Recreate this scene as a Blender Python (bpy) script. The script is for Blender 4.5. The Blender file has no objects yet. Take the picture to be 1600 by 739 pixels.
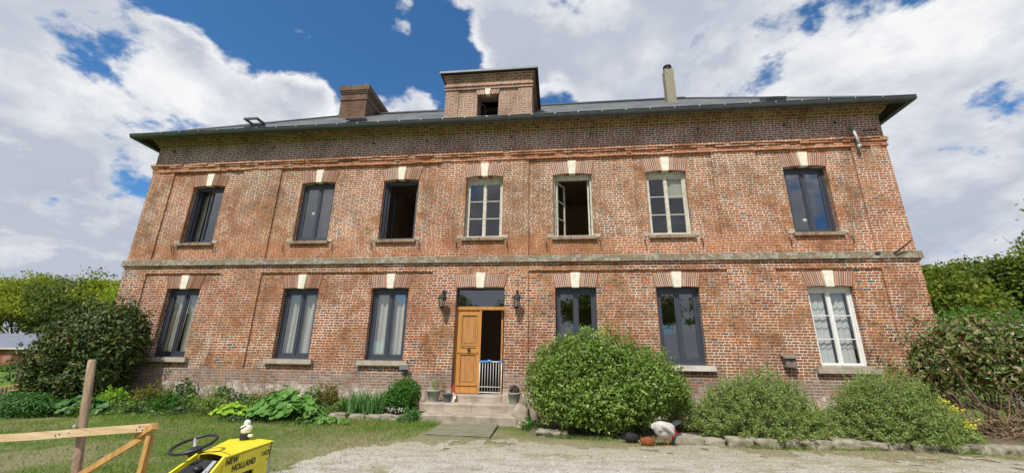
import bpy, math, random
import numpy as np
from mathutils import Vector, Matrix, noise as mnoise

R_ = math.radians
rng = np.random.default_rng(7)
random.seed(7)
sc = bpy.context.scene
COL = sc.collection

# ------------------------------------------------------------------ camera
cam_d = bpy.data.cameras.new('camera')
cam = bpy.data.objects.new('camera', cam_d)
COL.objects.link(cam)
cr = Vector((0.9938064, 0.1099843, 0.015884))
cu = Vector((0.01745, -0.2956195, 0.9551464))
cf = Vector((-0.1097467, 0.9489534, 0.2957078))
M_ = Matrix((cr, cu, -cf)).transposed().to_4x4()
M_.translation = Vector((0, 0, 1.27))
cam.matrix_world = M_
cam_d.sensor_width = 36.0
cam_d.lens = 642.064 / 1600 * 36
cam_d.clip_start = 0.05
cam_d.clip_end = 3000
sc.camera = cam

# ------------------------------------------------------------------ sun, sky, exposure
SUN_EL, SUN_AZ = 52.0, 17.0          # the sun stands behind the camera, a little to its left
sun_d = bpy.data.lights.new('sun', 'SUN')
sun_d.energy = 4.6
sun_d.angle = R_(0.53)
sun_d.color = (1.0, 0.95, 0.87)
sun = bpy.data.objects.new('sun', sun_d)
COL.objects.link(sun)
sdir = Vector((-math.sin(R_(SUN_AZ)) * math.cos(R_(SUN_EL)), -math.cos(R_(SUN_AZ)) * math.cos(R_(SUN_EL)), math.sin(R_(SUN_EL))))
sun.rotation_euler = sdir.to_track_quat('Z', 'Y').to_euler()
sc.view_settings.view_transform = 'Standard'
sc.view_settings.look = 'None'
sc.view_settings.gamma = 1
sc.view_settings.exposure = 0.0
CLOUD = 9.0                            # cloud radiance before the world strength


class NT:
    """small helper for node trees"""
    def __init__(s, tree):
        s.t = tree
        s.n = tree.nodes
        s.l = tree.links
        s.n.clear()

    def node(s, typ, **kw):
        n = s.n.new(typ)
        for k, v in kw.items():
            setattr(n, k, v)
        return n

    def put(s, sock, v):
        if isinstance(v, bpy.types.NodeSocket):
            s.l.new(v, sock)
        elif v is not None:
            if hasattr(sock, 'default_value'):
                dv = sock.default_value
                if hasattr(dv, '__len__') and not hasattr(v, '__len__'):
                    v = [v] * len(dv)
                if hasattr(dv, '__len__') and len(dv) == 4 and len(v) == 3:
                    v = (*v, 1)
                sock.default_value = v

    def m(s, op, a, b=None, c=None, clamp=False):
        n = s.node('ShaderNodeMath', operation=op, use_clamp=clamp)
        s.put(n.inputs[0], a); s.put(n.inputs[1], b)
        if c is not None: s.put(n.inputs[2], c)
        return n.outputs[0]

    def mix(s, f, a, b, blend='MIX'):
        n = s.node('ShaderNodeMix', data_type='RGBA', blend_type=blend)
        s.put(n.inputs[0], f); s.put(n.inputs[6], a); s.put(n.inputs[7], b)
        return n.outputs[2]

    def rng(s, v, a, b, c=0.0, d=1.0, smooth=True):
        n = s.node('ShaderNodeMapRange', interpolation_type='SMOOTHSTEP' if smooth else 'LINEAR')
        for i, x in enumerate((v, a, b, c, d)): s.put(n.inputs[i], x)
        return n.outputs[0]

    def noise(s, vec, scale, detail=4, rough=0.55, dist=0.0, out=0):
        n = s.node('ShaderNodeTexNoise')
        s.put(n.inputs['Vector'], vec); n.inputs['Scale'].default_value = scale
        n.inputs['Detail'].default_value = detail; n.inputs['Roughness'].default_value = rough
        n.inputs['Distortion'].default_value = dist
        return n.outputs[out]

    def ramp(s, f, stops, const=False):
        n = s.node('ShaderNodeValToRGB')
        cr_ = n.color_ramp
        cr_.interpolation = 'CONSTANT' if const else 'LINEAR'
        while len(cr_.elements) > 1: cr_.elements.remove(cr_.elements[-1])
        for i, (p, c) in enumerate(stops):
            e = cr_.elements[0] if i == 0 else cr_.elements.new(p)
            e.position = p; e.color = (*c, 1)
        s.put(n.inputs[0], f)
        return n.outputs[0]

    def xyz(s, v):
        n = s.node('ShaderNodeSeparateXYZ'); s.put(n.inputs[0], v)
        return n.outputs

    def vec(s, x, y, z):
        n = s.node('ShaderNodeCombineXYZ')
        for i, a in enumerate((x, y, z)): s.put(n.inputs[i], a)
        return n.outputs[0]

    def vm(s, op, a, b=None, scale=None):
        n = s.node('ShaderNodeVectorMath', operation=op)
        s.put(n.inputs[0], a); s.put(n.inputs[1], b)
        if scale is not None: s.put(n.inputs['Scale'], scale)
        return n.outputs['Value'] if op in ('DOT_PRODUCT', 'LENGTH', 'DISTANCE') else n.outputs['Vector']


world = bpy.data.worlds.new('World')
sc.world = world
world.use_nodes = True
W = NT(world.node_tree)
sky = W.node('ShaderNodeTexSky', sky_type='NISHITA')
sky.sun_disc = False
sky.sun_elevation = R_(SUN_EL)
sky.sun_rotation = R_(180 + SUN_AZ)
sky.altitude = 100
sky.air_density = 1.0
sky.dust_density = 0.6
sky.ozone_density = 2.5
skyc = W.mix(1.0, sky.outputs[0], (0.64, 1.16, 1.50), 'MULTIPLY')
dirv = W.vm('NORMALIZE', W.node('ShaderNodeTexCoord').outputs['Generated'])


def pdir(px, py):
    return (cr * ((px - 800) / 642.064) - cu * ((py - 369.5) / 642.064) + cf).normalized()


# banks (+) and gaps (-) of the day's cloud cover: direction given as (x, y) seen from the lawn, angular radius, weight
BANKS = [(40, 130, 17, .24), (180, 280, 12, .18), (230, 180, 8, .14), (100, 250, 12, .14), (20, 30, 9, .14), (160, 200, 14, .20), (300, 160, 8, .16), (60, 330, 16, .22), (440, 125, 5.0, .24), (520, 150, 5.5, .20), (390, 165, 7, .20),
         (610, 158, 3.6, .20), (600, 30, 3.4, .34), (630, 75, 2.6, .32), (290, 70, 2.2, .26), (650, 165, 2.6, .28), (730, 15, 4, .16), (820, 40, 7, .14), (960, 80, 12, .24), (1130, 90, 10, .18), (1330, 60, 10, .10), (860, 90, 3, -.10), (900, 20, 3, -.08),
         (1480, 60, 12, .18), (1120, 10, 8, .12), (1490, 240, 8, .30), (1560, 310, 11, .26), (1570, 210, 7, .2), (1450, 330, 9, .26), (1390, 130, 5, .10), (150, 45, 5, .16),
         (330, 20, 9, -.30), (480, 50, 9, -.34), (600, 100, 5.5, -.20), (680, 110, 5.5, -.28), (245, 60, 4.5, -.16), (700, 60, 4, -.10), (350, 80, 4, -.22), (200, 5, 4, -.20), (470, 85, 3, -.2),
         (1225, 40, 3.0, -.26), (1330, 92, 2.6, -.26), (1180, 60, 5, .10), (865, 150, 2.6, -.34), (1440, 182, 3.0, -.46), (1510, 165, 2.6, -.42), (1585, 140, 2.8, -.40), (1400, 200, 2.6, -.30), (560, 60, 5, -.12), 
         (1290, 25, 2.0, -.12)]
bias = 0.0
for px, py, rad, wgt in BANKS:
    d = W.vm('DOT_PRODUCT', dirv, tuple(pdir(px, py)))
    g = W.rng(d, math.cos(R_(rad * 1.5)), math.cos(R_(rad * .1)), 0.0, wgt)
    bias = W.m('ADD', bias, g)
bias = W.m('MULTIPLY', W.m('MAXIMUM', W.m('MINIMUM', bias, .24), -.26), .85)
sx, sy, sz = W.xyz(dirv)
bias = W.m('ADD', bias, W.rng(sy, .1, -.4, 0.0, .17))      # a mostly cloudy sky behind the camera too
den = W.m('ADD', W.m('MAXIMUM', sz, 0.0), 0.42)
pv = W.vec(W.m('DIVIDE', sx, den), W.m('DIVIDE', sy, den), W.m('MULTIPLY', sz, .9))
n1 = W.noise(pv, 3.2, 12, 0.60, 0.15)
nb_ = W.noise(pv, 9.0, 8, 0.62, 0.1)
up = W.vm('ADD', pv, (-0.035, -0.045, 0.06))
n2 = W.noise(up, 3.2, 7, 0.60, 0.15)
soft = W.noise(pv, 2.3, 5, 0.55)
cover = W.m('ADD', W.m('ADD', W.m('MULTIPLY', W.m('SUBTRACT', n1, .5), 1.55), W.m('ADD', bias, .5)), W.m('MULTIPLY', W.m('SUBTRACT', nb_, .5), .46))
mask = W.rng(cover, 0.455, 0.60)
thick = W.rng(cover, 0.56, 0.78)
relief = W.m('ADD', W.m('MULTIPLY', W.m('SUBTRACT', n1, n2), 4.6), 0.5, clamp=True)
low = W.rng(sz, 0.08, 0.40, 1.0, 0.0)
grey = W.m('ADD', W.m('MULTIPLY', W.m('MULTIPLY', thick, W.rng(soft, .36, .58)), 1.0), W.m('MULTIPLY', low, W.rng(soft, .35, .6, .45, 1.0)), clamp=True)
lit = W.mix(W.m('MULTIPLY', grey, .9), (1.04, 1.04, 1.05), (0.52, 0.57, 0.68))
lit = W.mix(W.m('MULTIPLY', W.m('SUBTRACT', 1.0, relief), .75), lit, (0.52, 0.58, 0.70))
cl = W.vm('SCALE', lit, None, CLOUD)
final = W.mix(mask, skyc, cl)
bg = W.node('ShaderNodeBackground')
bg.inputs['Strength'].default_value = 0.1
W.l.new(final, bg.inputs['Color'])
wo = W.node('ShaderNodeOutputWorld')
W.l.new(bg.outputs[0], wo.inputs[0])


# ------------------------------------------------------------------ materials
def new_mat(name):
    m = bpy.data.materials.new(name)
    m.use_nodes = True
    return m, NT(m.node_tree)


def finish(T, col, rough=0.8, bump=None, bstr=0.3, bdist=0.01, spec=0.3, metal=0.0, trans=None):
    b = T.node('ShaderNodeBsdfPrincipled')
    T.put(b.inputs['Base Color'], col)
    T.put(b.inputs['Roughness'], rough)
    T.put(b.inputs['Metallic'], metal)
    T.put(b.inputs['Specular IOR Level'], spec)
    if bump is not None:
        bn = T.node('ShaderNodeBump')
        bn.inputs['Strength'].default_value = bstr
        bn.inputs['Distance'].default_value = bdist
        T.put(bn.inputs['Height'], bump)
        T.l.new(bn.outputs[0], b.inputs['Normal'])
    o = T.node('ShaderNodeOutputMaterial')
    out = b.outputs[0]
    if trans is not None:
        tr = T.node('ShaderNodeBsdfTranslucent'); T.put(tr.inputs[0], trans[0])
        mx = T.node('ShaderNodeMixShader'); mx.inputs[0].default_value = trans[1]
        T.l.new(out, mx.inputs[1]); T.l.new(tr.outputs[0], mx.inputs[2]); out = mx.outputs[0]
    T.l.new(out, o.inputs[0])
    return b


def simple(name, c, rough=0.7, var=0.25, scale=6, metal=0.0, spec=0.3, bstr=0.15, c2=None):
    m, T = new_mat(name)
    P = T.node('ShaderNodeNewGeometry').outputs['Position']
    n = T.noise(P, scale, 6, .6)
    n3 = T.noise(P, scale * 7, 4, .6)
    c2 = c2 or tuple(x * (1 - var) for x in c)
    col = T.mix(T.rng(n, .35, .68), c, c2)
    col = T.mix(T.m('MULTIPLY', n3, .35), col, tuple(x * (1 - var * .9) for x in c))
    finish(T, col, rough, n3, bstr, .01, spec, metal)
    return m


def island(name, stops, rough=.6, spec=.3, trans=0.25, bright=1.0, big=None):
    """foliage and other loose bits: colour differs from piece to piece"""
    m, T = new_mat(name)
    g = T.node('ShaderNodeNewGeometry')
    r = g.outputs['Random Per Island']
    c = T.ramp(r, stops)
    if big:
        n = T.noise(g.outputs['Position'], big[0], 3, .5)
        c = T.mix(T.rng(n, .42, .62), c, T.mix(.75, c, big[1]))
    tc = T.mix(1.0, c, (1.5, 1.7, .6), 'MULTIPLY')
    finish(T, c, rough, spec=spec, trans=(tc, trans) if trans else None)
    return m


WXS = [-10.93, -7.245, -4.617, -2.08, .45, 3.03, 6.65]


def brick_tree(name, mode='facade'):
    m, T = new_mat(name)
    g = T.node('ShaderNodeNewGeometry')
    P = g.outputs['Position']
    px, py, pz = T.xyz(P)
    nx, ny, nz = T.xyz(g.outputs['True Normal'])
    side = T.m('GREATER_THAN', T.m('ABSOLUTE', nx), .6)
    u0 = T.m('ADD', T.m('MULTIPLY', px, T.m('SUBTRACT', 1.0, side)), T.m('MULTIPLY', py, side))
    w1 = T.noise(P, 5.0, 3, .6)
    w2 = T.noise(P, 26.0, 3, .6)
    u = T.m('ADD', u0, T.m('MULTIPLY', T.m('SUBTRACT', w2, .5), .022))
    v = T.m('ADD', pz, T.m('ADD', T.m('MULTIPLY', T.m('SUBTRACT', w1, .5), .014), T.m('MULTIPLY', T.m('SUBTRACT', w2, .5), .012)))
    RH, PW = .0675, .285
    vr = T.m('DIVIDE', v, RH)
    row = T.m('FLOOR', vr); fv = T.m('FRACT', vr)
    par = T.m('MODULO', T.m('ABSOLUTE', row), 2.0)
    wr = T.node('ShaderNodeTexWhiteNoise', noise_dimensions='1D'); T.put(wr.inputs['W'], row)
    uu = T.m('DIVIDE', T.m('ADD', u, T.m('ADD', T.m('MULTIPLY', par, PW * .5), T.m('MULTIPLY', wr.outputs[0], .07))), PW)
    colf = T.m('FLOOR', uu); fu = T.m('FRACT', uu)
    head = T.m('GREATER_THAN', fu, .66)
    e1 = T.m('MINIMUM', fu, T.m('ABSOLUTE', T.m('SUBTRACT', .66, fu)))
    e2 = T.m('MINIMUM', T.m('SUBTRACT', 1.0, fu), e1)
    du = T.m('MULTIPLY', e2, PW)
    dv = T.m('MULTIPLY', T.m('MINIMUM', fv, T.m('SUBTRACT', 1.0, fv)), RH)
    dd = T.m('MINIMUM', du, dv)
    wobble = T.m('MULTIPLY', T.m('SUBTRACT', T.noise(P, 60, 3, .6), .5), .012)
    mort = T.rng(T.m('ADD', dd, wobble), .0062, .0110, 1.0, 0.0)
    idn = T.node('ShaderNodeTexWhiteNoise', noise_dimensions='3D')
    T.put(idn.inputs['Vector'], T.vec(T.m('ADD', T.m('MULTIPLY', colf, 2.0), head), row, T.m('MULTIPLY', side, 7.0)))
    rid = idn.outputs[0]
    red = T.ramp(rid, [(0, (.47, .135, .028)), (.16, (.34, .088, .024)), (.30, (.52, .20, .055)), (.42, (.24, .065, .028)), (.52, (.42, .16, .050)), (.60, (.38, .105, .025)),
                       (.68, (.20, .09, .07)), (.73, (.44, .22, .10)), (.80, (.10, .08, .075)), (.86, (.31, .12, .055)), (.90, (.17, .145, .125)), (.95, (.40, .12, .03))], True)
    dark = T.ramp(rid, [(0, (.27, .095, .08)), (.22, (.19, .085, .085)), (.40, (.32, .12, .085)), (.55, (.15, .08, .085)), (.68, (.29, .10, .08)), (.8, (.36, .15, .09)), (.92, (.20, .13, .12))], True)
    moss = T.ramp(rid, [(0, (.30, .22, .09)), (.35, (.38, .31, .12)), (.6, (.24, .15, .08)), (.8, (.33, .16, .08))], True)
    weath = T.ramp(rid, [(0, (.34, .22, .17)), (.3, (.27, .20, .17)), (.55, (.40, .20, .13)), (.75, (.22, .18, .16)), (.9, (.42, .33, .27))], True)
    nb = T.noise(P, .55, 5, .6)          # wide soft patches
    nm = T.noise(P, 2.2, 5, .65)
    nf = T.noise(P, 11, 4, .6)
    mcol = T.mix(T.rng(T.noise(P, 3.1, 6, .7), .42, .62), (.80, .75, .67), (.38, .31, .24))
    if mode == 'facade':
        # orange and tan tint in broad patches
        red = T.mix(T.m('MULTIPLY', T.rng(nb, .44, .60), .5), red, (.38, .165, .045))
        upz = T.m('MULTIPLY', T.rng(pz, 3.9, 4.2), .30)
        red = T.mix(upz, red, (.45, .19, .055))
        red = T.mix(T.m('MULTIPLY', T.rng(nm, .56, .68), .42), red, (.50, .40, .32))
        nd = T.noise(T.vm('MULTIPLY', P, (1.3, 1.3, .5)), 1.6, 6, .7)
        red = T.mix(T.m('MULTIPLY', T.rng(nd, .52, .66), .6), red, (.15, .10, .07))
        # repaired patches of plainer, redder or browner brick
        vp = T.node('ShaderNodeTexVoronoi'); T.put(vp.inputs['Vector'], T.vm('ADD', P, T.vm('SCALE', T.noise(P, 1.5, 4, .6, out=1), None, 1.1))); vp.inputs['Scale'].default_value = .42
        vq = T.node('ShaderNodeSeparateColor'); T.l.new(vp.outputs['Color'], vq.inputs[0])
        red = T.mix(T.m('MULTIPLY', T.m('GREATER_THAN', vq.outputs[0], .62), .38), red, (.38, .10, .028))
        red = T.mix(T.m('MULTIPLY', T.m('GREATER_THAN', vq.outputs[1], .70), .40), red, (.26, .14, .07))
        mcol = T.mix(T.m('MULTIPLY', T.rng(vq.outputs[2], .4, .9), .5), mcol, (.42, .33, .24))
        # run-off stains under the sills
        st = 0.0
        for wx in WXS:
            dx = T.m('ABSOLUTE', T.m('SUBTRACT', T.m('ADD', px, T.m('MULTIPLY', T.m('SUBTRACT', nf, .5), .25)), wx))
            a_ = T.m('MULTIPLY', T.rng(dx, .42, .70), T.rng(dx, .95, .70))
            st = T.m('MAXIMUM', st, a_)
        rz = T.m('MAXIMUM', T.m('MULTIPLY', T.rng(pz, 4.0, 4.55), T.rng(pz, 4.72, 4.55)), T.m('MULTIPLY', T.rng(pz, .5, 1.22), T.rng(pz, 1.4, 1.22)))
        red = T.mix(T.m('MULTIPLY', T.m('MULTIPLY', st, rz), .6), red, (.16, .12, .09))
        # whitish bloom of the lime joints round the upper windows
        mcol = T.mix(T.m('MULTIPLY', T.rng(nb, .52, .40), .5), mcol, (.88, .84, .76))
        # worn, bright orange faces just under the cornice, the string course and the sills
        def band(a, b, c, d):
            return T.m('MULTIPLY', T.rng(pz, a, b), T.rng(pz, c, d, 1.0, 0.0))
        oj = T.m('MAXIMUM', band(6.9, 7.0, 7.2, 7.25), T.m('MULTIPLY', band(4.12, 4.2, 4.45, 4.75), .65))
        oj = T.m('MULTIPLY', oj, T.rng(nf, .35, .55))
        red = T.mix(T.m('MULTIPLY', oj, .85), red, (.55, .18, .06))
        mcol = T.mix(T.m('MULTIPLY', oj, .5), mcol, (.50, .26, .13))
        # frieze: purple brick, moss on the corbels
        fz = T.m('GREATER_THAN', pz, 7.262)
        mcol = T.mix(fz, mcol, (.78, .72, .66))
        b = T.mix(fz, red, dark)
        b = T.mix(T.m('MULTIPLY', fz, T.m('MULTIPLY', T.rng(nm, .5, .62), .5)), b, (.42, .22, .14))
        zz = T.m('ADD', pz, T.m('MULTIPLY', T.m('SUBTRACT', nm, .5), .4))
        ms = T.m('MULTIPLY', T.rng(zz, 7.76, 8.02), .9)
        b = T.mix(ms, b, moss)
        mcol = T.mix(T.m('MULTIPLY', ms, .7), mcol, (.46, .40, .20))
        zb = T.m('ADD', pz, T.m('MULTIPLY', T.m('SUBTRACT', nm, .5), .55))
        we = T.rng(zb, .92, 1.14, 1.0, 0.0)
        b = T.mix(we, b, weath)
        mcol = T.mix(we, mcol, (.46, .40, .33))
        # dirty lime wash on the foot of the wall
        vf = T.node('ShaderNodeTexVoronoi', feature='DISTANCE_TO_EDGE'); T.put(vf.inputs['Vector'], P); vf.inputs['Scale'].default_value = 8.5
        vc = T.node('ShaderNodeTexVoronoi'); T.put(vc.inputs['Vector'], P); vc.inputs['Scale'].default_value = 8.5
        vr = T.node('ShaderNodeSeparateColor'); T.l.new(vc.outputs['Color'], vr.inputs[0])
        fl = T.ramp(vr.outputs[0], [(0, (.60, .56, .48)), (.4, (.74, .71, .64)), (.7, (.42, .36, .30)), (1, (.66, .60, .50))])
        fl = T.mix(T.rng(vf.outputs['Distance'], .02, .09, 1.0, 0.0), fl, (.36, .30, .23))
        lime = T.m('MULTIPLY', T.rng(zb, .60, .68, 1.0, 0.0), T.rng(T.noise(P, 1.3, 4, .6), .36, .50))
        b = T.mix(lime, b, fl)
        mort = T.m('MULTIPLY', mort, T.m('SUBTRACT', 1.0, lime))
        # fine lichen spotting
        b = T.mix(T.m('MULTIPLY', T.rng(nf, .62, .72), .35), b, (.42, .37, .30))
        mort2 = mort
    elif mode == 'tower':
        b = T.mix(.55, red, (.40, .29, .225))
        topz = T.rng(pz, 9.72, 9.76)
        b = T.mix(topz, b, T.mix(.5, dark, moss))
        mcol = T.mix(.3, (.62, .55, .48), (.5, .42, .36))
        mort2 = mort
    else:                                   # chimney
        b = T.mix(.55, weath, (.12, .065, .045))
        b = T.mix(T.m('MULTIPLY', T.rng(pz, 11.85, 12.05), .6), b, (.20, .17, .07))
        mcol = (.19, .14, .11)
        mort2 = mort
    gr = T.noise(P, 45, 3, .7)
    b = T.mix(1.0, b, T.ramp(gr, [(.3, (.66, .62, .62)), (.7, (.92, .88, .88))]), 'MULTIPLY')
    wear = T.noise(T.vm('MULTIPLY', P, (1, 1, .7)), 1.1, 7, .72)
    b = T.mix(1.0, b, T.ramp(wear, [(.34, (.76, .72, .70)), (.5, (1, 1, 1)), (.66, (1.14, 1.10, 1.05))]), 'MULTIPLY')
    mcol = T.mix(1.0, mcol, T.ramp(wear, [(.38, (.55, .50, .46)), (.52, (.88, .87, .86)), (.66, (1, 1, 1))]), 'MULTIPLY')
    col = T.mix(mort2, b, mcol)
    h = T.m('ADD', T.m('MULTIPLY', mort2, -1.0), T.m('MULTIPLY', w2, .6))
    h = T.m('ADD', h, T.m('MULTIPLY', rid, .3))
    finish(T, col, .9, h, .7, .008, .15)
    return m


M = {}
M['brick'] = brick_tree('red_brick')
M['tower_brick'] = brick_tree('pale_brick', 'tower')
M['chimney_brick'] = brick_tree('grey_brick', 'chimney')
M['voussoir'] = island('lintel_brick', [(0, (.36, .13, .055)), (.3, (.28, .10, .05)), (.5, (.42, .21, .13)), (.75, (.33, .16, .09)), (1, (.22, .12, .09))], .9, .1, 0)
M['sill_brick'] = island('dirty_sill_brick', [(0, (.26, .18, .13)), (.5, (.33, .24, .17)), (1, (.20, .14, .11))], .9, .1, 0)
M['worn'] = island('worn_orange_brick', [(0, (.50, .17, .06)), (.4, (.42, .15, .07)), (.7, (.52, .26, .14)), (1, (.36, .2, .13))], .9, .1, 0)
M['mortar'] = simple('mortar', (.70, .63, .55), .95, .3, 8)
M['keystone'] = simple('white_stone', (.80, .76, .66), .9, .14, 9, c2=(.66, .60, .46))
M['sill_stone'] = simple('sill_stone', (.46, .41, .33), .9, .3, 5, c2=(.34, .28, .22))
M['white_sill'] = simple('painted_sill', (.66, .62, .54), .85, .25, 6)
M['step_stone'] = simple('step_stone', (.43, .37, .30), .95, .35, 3.5, bstr=.5, c2=(.29, .24, .19))
M['slab'] = simple('mossy_concrete', (.24, .22, .17), .95, .3, 5, bstr=.5, c2=(.15, .17, .07))
M['kerb'] = simple('kerb_stone', (.37, .33, .26), .95, .5, 7, bstr=.9, c2=(.20, .18, .12))
M['rock'] = simple('rock', (.40, .34, .27), .95, .35, 4, bstr=.6, c2=(.22, .19, .14))
M['anthracite'] = simple('anthracite_frame', (.048, .054, .074), .38, .15, 4, spec=.5, bstr=.0)
M['old_white'] = simple('weathered_white_paint', (.62, .59, .51), .7, .2, 12, c2=(.42, .38, .30))
M['clean_white'] = simple('white_paint', (.76, .76, .73), .5, .1, 8)
M['zinc'] = simple('zinc', (.12, .135, .15), .5, .25, 3, metal=.35, spec=.4, bstr=.05)
M['soffit'] = simple('dark_soffit_boards', (.035, .028, .024), .8, .3, 5)
M['iron'] = simple('rusty_iron', (.075, .042, .03), .8, .4, 12)
M['black_iron'] = simple('black_iron', (.022, .022, .028), .5, .2, 12, spec=.5)
M['plastic_black'] = simple('black_plastic', (.018, .018, .02), .42, .15, 12, spec=.5, bstr=.02)
M['plastic_grey'] = simple('grey_metal', (.38, .38, .39), .5, .15, 9, spec=.5, bstr=.02)
M['tractor_yellow'] = simple('yellow_paint', (.80, .70, .015), .32, .07, 5, spec=.5, bstr=.02)
m, T = new_mat('yellow_paint')
P = T.node('ShaderNodeNewGeometry').outputs['Position']
n = T.noise(P, 9, 6, .65); n2 = T.noise(P, 70, 5, .7); n3 = T.noise(T.vm('MULTIPLY', P, (1, 1, .15)), 40, 4, .6)
c = T.mix(T.m('MULTIPLY', T.rng(n, .45, .7), .35), (.80, .68, .02), (.62, .52, .10))
c = T.mix(T.m('MULTIPLY', T.rng(n2, .60, .68), .5), c, (.50, .42, .18))
c = T.mix(T.m('MULTIPLY', T.rng(n3, .62, .70), .35), c, (.36, .30, .14))
finish(T, c, T.rng(n, .3, .7, .3, .6), n2, .06, .004, .5)
M['tractor_yellow'] = m
M['tyre'] = simple('tyre_rubber', (.02, .02, .02), .85, .2, 20)
M['white_cloth'] = simple('white_plastic', (.82, .81, .72), .5, .15, 15, c2=(.75, .72, .48))
M['blue'] = simple('blue_plastic', (.12, .30, .62), .5, .1, 15)
M['navy'] = simple('navy_band', (.02, .03, .16), .5, .1, 15)
M['hat_red'] = simple('red_felt', (.50, .03, .05), .6, .15, 15)
M['plaster_int'] = simple('interior_plaster', (.58, .46, .36), .95, .15, 2)
M['floor_int'] = simple('interior_floor', (.40, .30, .21), .8, .3, 3)
M['pot_green'] = simple('grey_green_pot', (.30, .33, .27), .7, .2, 8)
M['pot_grey'] = simple('dark_grey_pot', (.13, .14, .15), .7, .2, 8)
M['terracotta'] = simple('terracotta', (.48, .14, .07), .9, .25, 8)
M['render'] = simple('lichen_render', (.36, .33, .26), .95, .4, 14, bstr=.8, c2=(.22, .20, .14))
M['bird_wood'] = simple('weathered_board', (.24, .20, .16), .9, .3, 12)
M['bark'] = simple('bark', (.13, .10, .075), .95, .35, 4, bstr=.8)
M['bark_pale'] = simple('dry_twigs', (.32, .23, .15), .95, .3, 9, bstr=.5)
M['pipe'] = simple('zinc_pipe', (.42, .42, .42), .5, .2, 6, metal=.3)
M['soil'] = simple('bed_soil', (.17, .13, .09), .98, .4, 6, bstr=.8, c2=(.10, .09, .05))
M['feather_white'] = simple('white_feathers', (.74, .71, .66), .9, .3, 60, bstr=.8, c2=(.42, .41, .41))
M['feather_brown'] = simple('russet_feathers', (.34, .12, .04), .9, .5, 60, bstr=.8, c2=(.16, .05, .02))
M['feather_black'] = simple('black_feathers', (.025, .022, .024), .7, .3, 40, bstr=.4)
M['feather_grey'] = simple('grey_black_feathers', (.11, .11, .12), .8, .4, 40, bstr=.4)
M['comb'] = simple('red_comb', (.50, .02, .04), .6, .15, 30)
M['shank'] = simple('orange_shank', (.70, .33, .08), .6, .15, 30)
M['picture'] = simple('dark_print', (.12, .09, .08), .5, .6, 5)


def mk_wood(name, c, c2, scale=(30, 30, 2.2), rough=.6, spec=.35):
    m, T = new_mat(name)
    P = T.node('ShaderNodeNewGeometry').outputs['Position']
    v = T.vm('MULTIPLY', P, scale)
    n = T.noise(v, 1.0, 6, .6, .6)
    n2 = T.noise(P, 4.0, 3, .5)
    col = T.mix(T.rng(n, .35, .65), c, c2)
    col = T.mix(T.m('MULTIPLY', T.rng(n2, .5, .7), .4), col, c2)
    finish(T, col, rough, n, .2, .005, spec)
    return m


M['door_wood'] = mk_wood('varnished_door_wood', (.55, .27, .075), (.42, .18, .045), rough=.5)
M['door_panel'] = mk_wood('faded_door_panel', (.50, .235, .065), (.36, .17, .06), rough=.6)
M['post_wood'] = mk_wood('weathered_round_post', (.46, .34, .23), (.28, .20, .14), (40, 40, 5), rough=.95, spec=.1)
M['new_timber'] = mk_wood('new_timber', (.66, .51, .32), (.50, .35, .19), (5, 45, 45), rough=.8, spec=.2)
M['orange_timber'] = mk_wood('orange_timber', (.56, .34, .12), (.40, .22, .07), (30, 30, 6), rough=.8, spec=.2)
M['grey_wood'] = mk_wood('grey_old_wood', (.21, .17, .13), (.11, .09, .07), (30, 30, 5), rough=.95, spec=.1)

# string course: mossy rendered stone
m, T = new_mat('mossy_stone_band')
P = T.node('ShaderNodeNewGeometry').outputs['Position']
n = T.noise(P, 2.6, 7, .68); n2 = T.noise(P, 22, 5, .65)
c = T.ramp(n, [(.32, (.24, .13, .08)), (.42, (.27, .21, .155)), (.48, (.20, .18, .12)), (.55, (.40, .37, .31)), (.60, (.20, .15, .11)), (.68, (.32, .25, .19))])
c = T.mix(T.m('MULTIPLY', T.rng(n2, .46, .6), .8), c, (.15, .12, .09))
finish(T, c, .95, n2, .8, .01, .1)
M['string'] = m

# slate roof
m, T = new_mat('slate_roof')
P = T.node('ShaderNodeNewGeometry').outputs['Position']
br = T.node('ShaderNodeTexBrick')
x, y, z = T.xyz(P)
T.put(br.inputs['Vector'], T.vec(x, T.m('MULTIPLY', y, 1.25), 0.0))
br.inputs['Scale'].default_value = 1.0
br.inputs['Color1'].default_value = (.075, .08, .088, 1); br.inputs['Color2'].default_value = (.13, .135, .14, 1)
br.inputs['Mortar'].default_value = (.07, .075, .08, 1)
br.inputs['Mortar Size'].default_value = .006; br.inputs['Brick Width'].default_value = .22; br.inputs['Row Height'].default_value = .14
n = T.noise(P, 1.4, 5, .6)
c = T.mix(T.m('MULTIPLY', T.rng(n, .45, .6), .7), br.outputs['Color'], (.17, .165, .13))
finish(T, c, .55, br.outputs['Fac'], .3, .01, .4)
M['slate'] = m


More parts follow.
